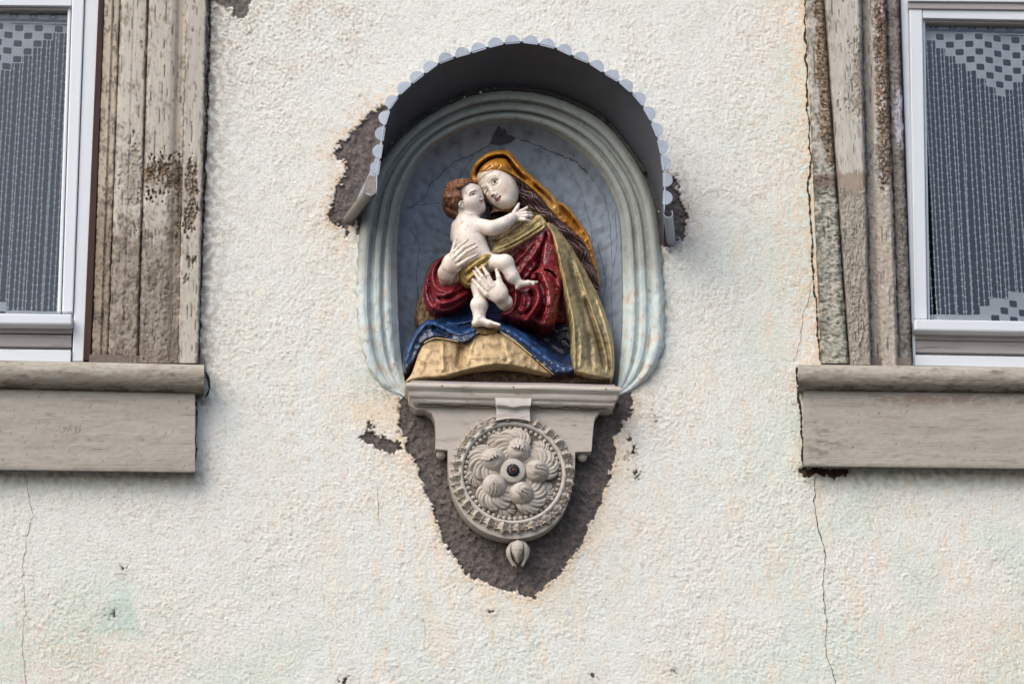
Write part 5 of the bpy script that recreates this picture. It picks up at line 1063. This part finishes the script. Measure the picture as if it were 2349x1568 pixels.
def hair_extra(X, Y, d):
    dd_, s_, sg, _, _ = seg_near(X, Y, HF); lat = dd_*sg; wv = 20*np.sin(s_*40)+9*np.sin(s_*73+1)+8*np.sin(s_*23+lat/30)
    ph = (lat+wv)/19.; return 7.0*(np.abs(np.sin(ph*math.pi/2))**.7-.55)+3.2*np.sin(s_*40+lat/26)
relief('long_hair', [(1035, 362), (1120, 402), (1200, 455), (1300, 545), (1380, 625), (1425, 705), (1485, 765), (1565, 835), (1645, 905), (1742, 980), (1815, 1060), (1855, 1180), (1895, 1300), (1938, 1420), (1958, 1520), (1965, 1620), (1930, 1605), (1880, 1500), (1815, 1360), (1770, 1250), (1690, 1130), (1600, 1010), (1500, 900), (1440, 860), (1375, 805), (1325, 745), (1240, 730), (1180, 680), (1140, 600), (1120, 520), (1070, 440)],
       [(1080, 400, 36), (1200, 560, 24), (1300, 650, 26), (1450, 800, 26), (1600, 950, 22), (1750, 1100, 12), (1850, 1300, 0), (1940, 1560, -20)], 'hair', c(78, 56, 58), bulge=(12, 30), extra=hair_extra, back=-60, noise=.3, seed=37, paint=lambda X, Y, H, RS, nz, C: mixc(C, sst(.2, 1.5, nz['a'])*.5, c(128, 98, 96)))
relief('side_hair', [(825, 640), (900, 700), (1000, 770), (1090, 800), (1090, 860), (1000, 900), (900, 880), (845, 850), (850, 760)], [(0, 0, -4)], 'hair', c(66, 46, 34), bulge=(12, 50), extra=lambda X, Y, d: 1.8*np.sin((X*.8+Y*.3)/9), back=-60, seed=39, label='brown lock of hair below the chin')

# ---------------- woman's head with face and neck
h = 1.0
fc0 = LF(1330, 440, 22)
s = SDF(*box_of([LF(780, -40, 60), LF(1830, 1150, -50), LF(800, 1000, -40)], 8), h)
s.ell(fc0, (49, 44, 37.5), -61, 2)                         # skull and face oval, long axis down to the right
s.ell(LF(1120, 260, 24), (34, 34, 30), -45, 12)           # forehead towards the child
s.ell(LF(1450, 640, 28), (29, 30, 24), -50, 14)           # jaw
s.ell(LF(1425, 742, 34), (20, 24, 12.5), 0, 10)           # chin
s.ell(LF(1200, 560, 30), (26, 24, 17), -55, 12)           # lower face on the near side
s.ell(LF(1560, 420, 20), (30, 30, 16), -65, 12)           # cheek

s.cap(LF(1400, 850, 8), LF(1330, 1120, 2), 22, 26, 8)     # neck
S0 = s
def FF(x, y, off, S=None): S = S or S0; q = Fc([(x, y)])[0]; return LF(x, y, S.hit(*q)+off)
s.cap(FF(1085, 300, -1), FF(1150, 190, -1), 3, 3, 5); s.cap(FF(1150, 190, -1), FF(1290, 130, -1.5), 3, 2.6, 5); s.cap(FF(955, 390, -1), FF(1050, 350, 0), 2.5, 3, 4)
eyeA = FF(1232, 275, -1.6); eyeB = FF(1028, 488, -2.2)
s.ell(FF(1225, 275, 2.2), (13, 5.0, 7), 40, 4, True); s.ell(FF(1020, 485, 2.0), (9, 5.0, 6), 40, 4, True)
n0 = FF(1095, 350, -1.0); n1 = FF(1150, 470, 1.5); n2 = FF(1195, 575, 4.5)
s.cap(n0, n1, 3.4, 4.0, 4); s.cap(n1, n2, 4.0, 4.6, 3); s.ell(FF(1190, 572, .5), (5.2, 4.6, 4.6), -50, 2); s.ell(FF(1250, 535, .2), (4.6, 3.6, 3.8), -50, 2.2); s.ell(FF(1158, 592, .2), (3.4, 3.2, 3), -50, 2)
s.cap(FF(1150, 305, .2), FF(1212, 222, .6), 1.1, 1.4, 1.2); s.cap(FF(1212, 222, .2), FF(1315, 185, -.2), 1.4, .9, 1.2); s.cap(FF(1172, 335, .2), FF(1300, 272, .2), 1.0, 1.0, 1.2)
s.cap(FF(965, 455, .2), FF(1065, 440, .4), 1.2, 1.2, 1.2)
s.ell(FF(1275, 635, -3.5), (12, 5, 10), 45, 6)
l0, l1, l2 = FF(1228, 668, -1.0), FF(1292, 622, -.4), FF(1360, 568, -1.2); m0, m1, m2 = FF(1252, 700, -1.2), FF(1310, 662, -.6), FF(1362, 592, -1.2); ct = (FF(1240, 684, 1.0), FF(1300, 643, 1.6), FF(1362, 578, .8))
s.cap(l0, l1, 1.4, 2.4, 1.2); s.cap(l1, l2, 2.4, 1.2, 1.2); s.cap(m0, m1, 1.6, 2.9, 1.2); s.cap(m1, m2, 2.9, 1.2, 1.2)
s.cap(ct[0], ct[1], .5, .6, .6, True); s.cap(ct[1], ct[2], .6, .4, .6, True)
def ln(ax, ay, pts, w_, soft=3): d = seg_near(ax, ay, np.array(Fc(pts)))[0]; return sst(w_+soft, max(w_-soft*.3, 0), d)
def facecol(ax, ay, V):
    C = np.tile(c(232, 221, 206), (len(ax), 1)); back = (V[:, 1] < 6); n_ = np.sin(ax*.05)*np.sin(ay*.06+1)
    ctr = np.array(Fc([(1440, 420)])[0]); C = mixc(C, np.exp(-((ax-ctr[0])/70)**2-((ay-ctr[1])/60)**2)*.35, c(226, 178, 164)); ctr = np.array(Fc([(1110, 600)])[0]); C = mixc(C, np.exp(-((ax-ctr[0])/26)**2-((ay-ctr[1])/30)**2)*.35, c(210, 150, 140))
    C = mixc(C, ln(ax, ay, [(1250, 655), (1300, 625), (1345, 580)], 7, 5)*.85, c(128, 30, 36)); C = mixc(C, ln(ax, ay, [(1268, 690), (1312, 652), (1346, 598)], 9, 5)*.9, c(128, 20, 28)); C = mixc(C, ln(ax, ay, [(1238, 684), (1300, 640), (1360, 575)], 2, 3)*.8, c(70, 14, 18))
    for q in ([(1058, 255), (1090, 190), (1150, 148), (1250, 126)], [(940, 440), (955, 400), (972, 375)]): C = mixc(C, ln(ax, ay, q, 2.2, 3)*.75, c(86, 66, 52))
    for q in ([(1150, 320), (1170, 260), (1215, 212), (1300, 185)], [(1165, 345), (1230, 350), (1300, 290)], [(960, 520), (1020, 500), (1075, 470)], [(1085, 300), (1100, 260)]): C = mixc(C, ln(ax, ay, q, 3.0, 4)*.75, c(84, 56, 44))
    C = mixc(C, ln(ax, ay, [(1240, 550), (1266, 524)], 1.5, 3)*.5, c(84, 52, 40)); C = mixc(C, ln(ax, ay, [(1185, 622), (1212, 622)], 1.5, 4)*.35, c(90, 60, 46))
    C = mixc(C, ln(ax, ay, [(830, 330), (860, 250), (1000, 120), (1180, 20)], 4, 7)*.6, c(110, 78, 40))
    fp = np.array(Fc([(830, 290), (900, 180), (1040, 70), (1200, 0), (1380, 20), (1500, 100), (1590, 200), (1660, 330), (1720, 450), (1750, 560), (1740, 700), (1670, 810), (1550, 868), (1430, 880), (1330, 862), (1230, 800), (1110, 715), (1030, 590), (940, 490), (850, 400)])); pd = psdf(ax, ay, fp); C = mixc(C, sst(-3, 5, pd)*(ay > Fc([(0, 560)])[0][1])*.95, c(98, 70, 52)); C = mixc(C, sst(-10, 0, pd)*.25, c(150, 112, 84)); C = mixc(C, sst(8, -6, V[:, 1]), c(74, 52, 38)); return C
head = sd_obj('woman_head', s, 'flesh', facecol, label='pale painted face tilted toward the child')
def eye(c0, d, rx, ry, ang, iris, parent, m='gloss', bul=2.4):
    n1, n2 = 14, 20; V = []; C = []
    for i in range(n1):
        t = math.pi/2*i/(n1-1)
        for k in range(n2):
            a = 2*math.pi*k/n2; V.append((c0[0]+rx*math.cos(t)*math.cos(a), c0[1]+bul*math.sin(t), c0[2]+ry*math.cos(t)*math.sin(a)))
    V = np.array(V); x, z_ = V[:, 0]-c0[0], V[:, 2]-c0[2]; ca, sa = math.cos(R(ang)), math.sin(R(ang)); V[:, 0] = c0[0]+x*ca-z_*sa; V[:, 2] = c0[2]+x*sa+z_*ca
    ic = LF(*iris[:2], d); dd_ = np.hypot(V[:, 0]-ic[0], V[:, 2]-ic[2]); C = np.tile(c(226, 220, 208), (len(V), 1)); C = mixc(C, sst(iris[2]+.5, iris[2]-.3, dd_), c(62, 52, 42)); C = mixc(C, sst(iris[2]*.5+.3, iris[2]*.5-.3, dd_), c(10, 9, 9))
    F = gridfaces(n1, n2, wrap=True); mk('eye', W(V), F, M[m], parent, C)
eye(eyeA-[0, 2.2, 0], eyeA[1], 7.4, 4.2, 38, (1226, 275, 3.7), head)
eye(eyeB-[0, 2.2, 0], eyeB[1], 5.6, 2.6, 38, (1045, 492, 2.2), head)

# ---------------- child: one continuous body
h = 1.3
s = SDF(*box_of([LA(400, 470, 100), LA(1370, 1400, 100), LA(650, 1940, 20), LA(420, 900, -10)], 14), h)
# head
s.ell(LF(470, 580, 36), (41, 37, 38), 0, 2); s.ell(LF(700, 560, 42), (26, 30, 29), 20, 10); s.ell(LF(730, 760, 44), (24, 26, 24), -20, 12); s.ell(LF(620, 800, 44), (22, 28, 20), 0, 12)
s.ell(LF(700, 740, 58), (16, 12, 15), 0, 10)                                                     # cheek
s.ell(LF(905, 800, 42), (9, 12, 10), 0, 8); s.ell(LF(890, 860, 42), (12, 14, 11), -30, 10)       # chin
s.cap(LF(865, 480, 50), LF(905, 560, 50), 4.2, 4.2, 4); s.ell(LF(915, 580, 50), (5.2, 5, 4.6), -20, 2.5); s.ell(LF(890, 605, 56), (3.4, 3, 2.8), 0, 2)
s.ell(LF(925, 660, 46), (6, 8, 6), 0, 5); la, lb, lc, ld, le, lf = FF(905, 678, -1, s), FF(950, 668, -1, s), FF(905, 722, -1, s), FF(948, 728, -1, s), FF(890, 700, .8, s), FF(965, 698, .8, s); s.cap(la, lb, 1.6, 2.4, 1.2); s.cap(lc, ld, 1.6, 2.6, 1.2); s.cap(le, lf, .5, .6, .6, True)
ceye = FF(742, 537, -1.6, s); s.cap(FF(660, 545, -1.4, s), FF(720, 490, -1.2, s), 2.2, 2.6, 4); s.cap(FF(720, 490, -1.2, s), FF(792, 458, -1.2, s), 2.6, 2.6, 4); s.ell(FF(742, 537, 2.4, s), (10, 5, 6), 20, 4, True); s.cap(FF(690, 560, .3, s), FF(740, 512, .5, s), 1.0, 1.2, 1); s.cap(FF(740, 512, .5, s), FF(790, 515, .2, s), 1.2, .9, 1)
# ear
ec = LF(492, 770, 64); s.ell(ec, (8.6, 6, 10), 0, 3); s.ell(LF(500, 765, 71), (4.8, 3.2, 6), 0, 1.6, True); s.cap(LF(450, 720, 70), LF(520, 700, 70), 1.8, 1.6, 1.2); s.cap(LF(450, 720, 70), LF(430, 800, 70), 1.8, 1.8, 1.2); s.cap(LF(490, 750, 69.5), LF(520, 790, 69), 1.5, 1.2, 1.2)
# neck, torso
s.cap(LF(640, 900, 36), LF(640, 1080, 36), 25, 27, 8)
s.ell(LA(665, 925, 38), (36, 30, 30), -10, 14); s.ell(LA(672, 1020, 42), (40, 34, 38), 90, 14); s.ell(LA(715, 1120, 42), (38, 32, 34), -40, 14); s.ell(LA(770, 1230, 42), (40, 32, 32), -30, 14)
s.cap(LA(560, 900, 30), LA(540, 1010, 24), 13, 11, 10)                                            # far shoulder going behind the hand
# near arm to the woman's chest
s.cap(LF(770, 1230, 52), LF(1160, 1310, 74), 17.5, 17.5, 7); s.cap(LF(1160, 1310, 74), LF(1420, 1215, 72), 17.2, 16, 4); s.cap(LF(1420, 1215, 72), LF(1610, 1075, 62), 16, 12.2, 4)
s.ell(LF(1720, 1030, 60), (13.5, 7.5, 13), -10, 3)
for b, mid, t, ra, rb in (((1660, 960), (1720, 860), (1765, 765), 5, 3.2), ((1790, 930), (1870, 895), (1955, 838), 4.0, 2.9), ((1810, 985), (1930, 960), (2035, 972), 4.0, 2.8), ((1810, 1050), (1940, 1030), (2060, 1030), 4.0, 2.8), ((1790, 1105), (1900, 1115), (2020, 1150), 4.0, 2.8)):
    s.cap(LF(*b, 62), LF(*mid, 65), ra+.6, ra, 1.6); s.cap(LF(*mid, 65), LF(*t, 58), ra, rb, 1.0)
s.cap(LF(1600, 950, 76), LF(1690, 1130, 74), .8, .8, 1, True)
# raised leg
s.cap(LH(860, 450, 48), LH(1150, 470, 84), 20, 19.5, 8); s.ell(LH(1160, 450, 84), (20, 17, 18), 0, 5); s.cap(LH(1190, 520, 82), LH(1280, 690, 80), 17.5, 15.5, 5); s.cap(LH(1280, 690, 80), LH(1385, 800, 78), 15, 9.6, 5)
s.ell(LH(1365, 865, 76), (6.5, 6.5, 5), 40, 4); s.cap(LH(1410, 815, 78), LH(1540, 795, 80), 8.2, 6.6, 5); s.cap(LH(1540, 795, 80), LH(1640, 790, 80), 6.2, 3.4, 4)
for k in range(5): s.cap(LH(1600+k*7, 770+k*11, 82+k*.4), LH(1690-k*22, 778+k*14, 80-k), 2.3, 2.2, .9)
s.cap(LH(915, 360, 94), LH(860, 520, 92), .9, .9, 1.2, True); s.cap(LH(1400, 740, 92), LH(1330, 800, 88), .7, .7, 1, True)
# standing leg
s.cap(LH(720, 760, 50), LH(740, 1010, 60), 22, 14.5, 8); s.ell(LH(732, 1150, 64), (20, 19, 20.5), 90, 8); s.cap(LH(728, 1180, 64), LH(730, 1360, 64), 17, 14.2, 7); s.ell(LH(690, 1450, 64), (12, 12, 10), 20, 6); s.cap(LH(740, 1420, 66), LH(900, 1470, 72), 10.5, 8, 6, flat=1.3); s.cap(LH(900, 1470, 72), LH(1020, 1485, 75), 7.5, 5.2, 4, flat=1.6)
for k in range(5): s.cap(LH(1000, 1470+k*4, 84-k*4.5), LH(1062-k*6, 1484+k*4, 86-k*5), 3.6-.25*k, 3.4-.25*k, 1.0)
s.cap(LH(660, 1385, 78), LH(800, 1375, 80), .8, .8, 1.2, True)
# toes cut a flat sole
def childcol(ax, ay, V):
    C = np.tile(c(230, 218, 208), (len(ax), 1)); fh = np.array(Fc([(700, 760)])[0])
    C = mixc(C, np.exp(-((ax-fh[0])/50)**2-((ay-fh[1])/40)**2)*.25, c(226, 180, 170))
    C = mixc(C, ln(ax, ay, [(895, 690), (930, 690), (960, 675)], 8, 5)*.8, c(176, 70, 62)); C = mixc(C, ln(ax, ay, [(905, 722), (950, 722)], 6, 5)*.6, c(196, 112, 100)); C = mixc(C, ln(ax, ay, [(888, 700), (970, 698)], 2, 2.5)*.9, c(84, 24, 20))
    C = mixc(C, ln(ax, ay, [(660, 570), (700, 505), (785, 462)], 8, 8)*.55, c(120, 84, 62)); C = mixc(C, ln(ax, ay, [(680, 572), (760, 560), (800, 535)], 3, 4)*.6, c(120, 80, 64)); C = mixc(C, ln(ax, ay, [(900, 610), (915, 596)], 3, 4)*.7, c(90, 56, 44))
    C = mixc(C, ln(ax, ay, [(450, 730), (500, 720), (530, 770), (500, 800)], 2.5, 4)*.5, c(130, 100, 80)); C = mixc(C, ln(ax, ay, [(540, 960), (640, 1000), (780, 1000), (900, 1010)], 3, 8)*.45, c(150, 112, 80))
    C = mixc(C, ln(ax, ay, [(600, 540), (520, 440), (510, 560), (520, 680)], 6, 10)*.4, c(180, 130, 80)); C = mixc(C, ln(ax, ay, [(830, 1370), (1000, 1460), (1180, 1500), (1420, 1450)], 5, 14)*.45, c(140, 96, 62))
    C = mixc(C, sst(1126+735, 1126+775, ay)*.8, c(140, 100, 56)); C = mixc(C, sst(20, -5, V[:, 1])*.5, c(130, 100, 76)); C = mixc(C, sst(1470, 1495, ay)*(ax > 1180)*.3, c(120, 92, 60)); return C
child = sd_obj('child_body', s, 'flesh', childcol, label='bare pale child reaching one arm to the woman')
eye(ceye-[0, 2.2, 0], ceye[1], 6.2, 3.3, 22, (740, 535, 3.0), child)
# child's hair: wavy cap lying on the skull
sk = LF(470, 580, 36)
def skull(X, Y):
    p = A2(np.stack([X, Y], -1)); D = np.full(X.shape, 36.)
    for _ in range(4):
        q = L(p[..., 0], p[..., 1], D); r2 = ((q[..., 0]-sk[0])/47.)**2+((q[..., 2]-sk[2])/46.)**2; D = 40+37*np.sqrt(np.clip(1-r2, .0, 1))
        D = np.where(r2 > 1, 44, D)
    f_ = np.array(Fc([(700, 560)])[0]); return np.maximum(D, 42+32*np.sqrt(np.clip(1-((X-f_[0])/125)**2-((Y-f_[1])/125)**2, 0, 1)))+1.0
rc = random.Random(11); locks = []
for k in range(56):                                    # wisps that radiate from the crown and curl at their ends
    a = 2*math.pi*k/56*1.0+rc.uniform(-.1, .1); r0 = rc.uniform(60, 130); cx_, cy_ = 330, 500
    n_ = 5; ln_ = rc.uniform(260, 420); cu = rc.choice((-1, 1))*rc.uniform(.3, .7); pts = []
    for j in range(n_+1):
        t = j/n_; rr_ = r0+ln_*t; aa = a+.35*math.sin(t*3)+cu*.25*math.sin(t*7+k); pts.append((cx_+rr_*math.cos(aa), cy_+rr_*math.sin(aa)*1.05))
    locks.append((Fc(pts), rc.choice((1, 1, -1))*rc.uniform(1.0, 1.9), rc.uniform(6, 10)))
relief('hair', Fc([(55, 600), (95, 385), (190, 270), (300, 215), (480, 182), (620, 186), (720, 225), (790, 290), (838, 350), (780, 310), (700, 290), (610, 312), (560, 350), (512, 400), (482, 450), (486, 520), (512, 640), (505, 695), (440, 672), (392, 740), (400, 810), (440, 850), (520, 880), (590, 980), (440, 1060), (400, 1050), (330, 1005), (200, 945), (125, 880), (66, 740)]),
       skull, 'chair', c(120, 82, 58), parent=child, bulge=(5, 14), ridges=locks, back=8, noise=.5, step=5, seed=41, paint=lambda X, Y, H, RS, nz, C: mixc(mixc(C, sst(1, 4, RS)*.5, c(170, 122, 82)), sst(-1, -3.5, RS)*.6, c(66, 42, 30)))
def belly(X, Y): return tps([(600, 1380, 62), (700, 1300, 82), (880, 1180, 78), (720, 1440, 66), (850, 1260, 78), (760, 1200, 82), (650, 1450, 58)])(X, Y)
relief('loincloth', [(882, 1160), (822, 1164), (755, 1195), (690, 1240), (630, 1290), (585, 1345), (580, 1400), (610, 1450), (655, 1478), (700, 1470), (745, 1420), (790, 1370), (835, 1325), (862, 1270), (892, 1220), (925, 1186)], belly, 'gold2', c(196, 168, 100), bulge=(9, 26),
       ridges=[([(620, 1350), (720, 1270), (860, 1180)], 5, 14), ([(610, 1390), (730, 1310), (880, 1200)], -5, 10), ([(640, 1430), (740, 1350), (850, 1250)], 5, 16), ([(600, 1330), (700, 1240), (800, 1180)], -4, 9), ([(650, 1460), (700, 1420), (760, 1360)], -5, 10)], back=30, paint=goldp(0, c(104, 88, 48), c(228, 206, 140)), seed=43, parent=child)

# ---------------- the woman's hands
def handcol(ax, ay, V, tips, dirt):
    C = np.tile(c(232, 218, 204), (len(ax), 1))
    for t in tips: d = np.hypot(ax-t[0], ay-t[1]); C = mixc(C, sst(22, 8, d)*.5, c(196, 150, 140))
    for t, r_ in dirt: d = np.hypot(ax-t[0], ay-t[1]); C = mixc(C, sst(r_, r_*.3, d)*.45, c(140, 96, 60))
    return C
def hand(name, palm, blobs, fingers, dirt, label, seams=()):
    pts = [q[:3] for q in palm]+[f for fg in fingers for f in fg[0]]
    s = SDF(*box_of([LH(*p) for p in pts], 30), 1.0)
    for i in range(len(palm)-1): a, b = palm[i], palm[i+1]; s.cap(LH(*a[:3]), LH(*b[:3]), a[3], b[3], 9, flat=.7)
    for x, y, d, r_, ang in blobs: s.ell(LH(x, y, d), r_, ang, 9)
    for fg, rr_ in fingers:
        for i in range(len(fg)-1): s.cap(LH(*fg[i]), LH(*fg[i+1]), rr_[i], rr_[i+1], 1.6 if i else 4.0)
        kn = fg[1]; s.ell(LH(*kn), (rr_[1]*1.1,)*3, 0, 1.2)
    for a, b, r_ in seams: s.cap(LH(*a), LH(*b), r_, r_, 1.5, True)
    tips = [Hc([fg[-1][:2]])[0] for fg, _ in fingers]
    return sd_obj(name, s, 'flesh', lambda ax, ay, V: handcol(ax, ay, V, tips, [(Hc([q])[0], r_) for q, r_ in dirt]), label=label)
hand('hand', [(170, 720, 44, 15), (185, 640, 54, 16), (240, 520, 70, 17), (265, 420, 78, 15)],
     [(215, 600, 58, (26, 14, 20), 60), (290, 450, 76, (22, 11, 20), 50), (355, 520, 74, (15, 9, 12), 50)],
     [([(280, 300, 80), (315, 170, 84), (350, 72, 76)], (4.4, 3.6, 2.8)), ([(270, 340, 86), (400, 185, 93), (545, 76, 88)], (5.0, 4.0, 2.8)), ([(310, 380, 89), (475, 210, 96), (650, 138, 90)], (5.0, 4.3, 3.0)), ([(350, 430, 88), (520, 280, 96), (690, 190, 91)], (5.0, 4.2, 3.0)), ([(390, 500, 85), (545, 400, 92), (700, 322, 88)], (5.0, 4.1, 3.0))],
     [((150, 720), 90), ((310, 290), 22), ((330, 375), 20), ((390, 440), 20), ((300, 560), 70), ((80, 640), 50)], 'hand with spread fingers on the side of the child', )
hand('hand', [(1200, 1190, 56, 14), (1150, 1110, 70, 17), (1050, 990, 84, 19)],
     [(1010, 930, 88, (27, 12, 22), -50), (910, 950, 84, (15, 10, 13), -45), (1090, 900, 84, (18, 11, 12), -60)],
     [([(960, 840, 95), (870, 660, 99), (780, 512, 97)], (5.4, 4.7, 3.2)), ([(905, 860, 96), (780, 690, 99), (672, 538, 96)], (5.0, 4.4, 3.1)), ([(865, 900, 95), (750, 760, 96), (638, 598, 93)], (4.9, 4.2, 3.0)), ([(850, 980, 90), (735, 865, 88), (626, 742, 85)], (6.2, 5.0, 3.6)), ([(1085, 850, 90), (1050, 700, 93), (1014, 578, 90)], (8.5, 5.4, 3.8))],
     [((1130, 1160), 90), ((880, 850), 20), ((820, 900), 18), ((930, 790), 14), ((1200, 1200), 60)], 'hand cupped under the child on the right side')
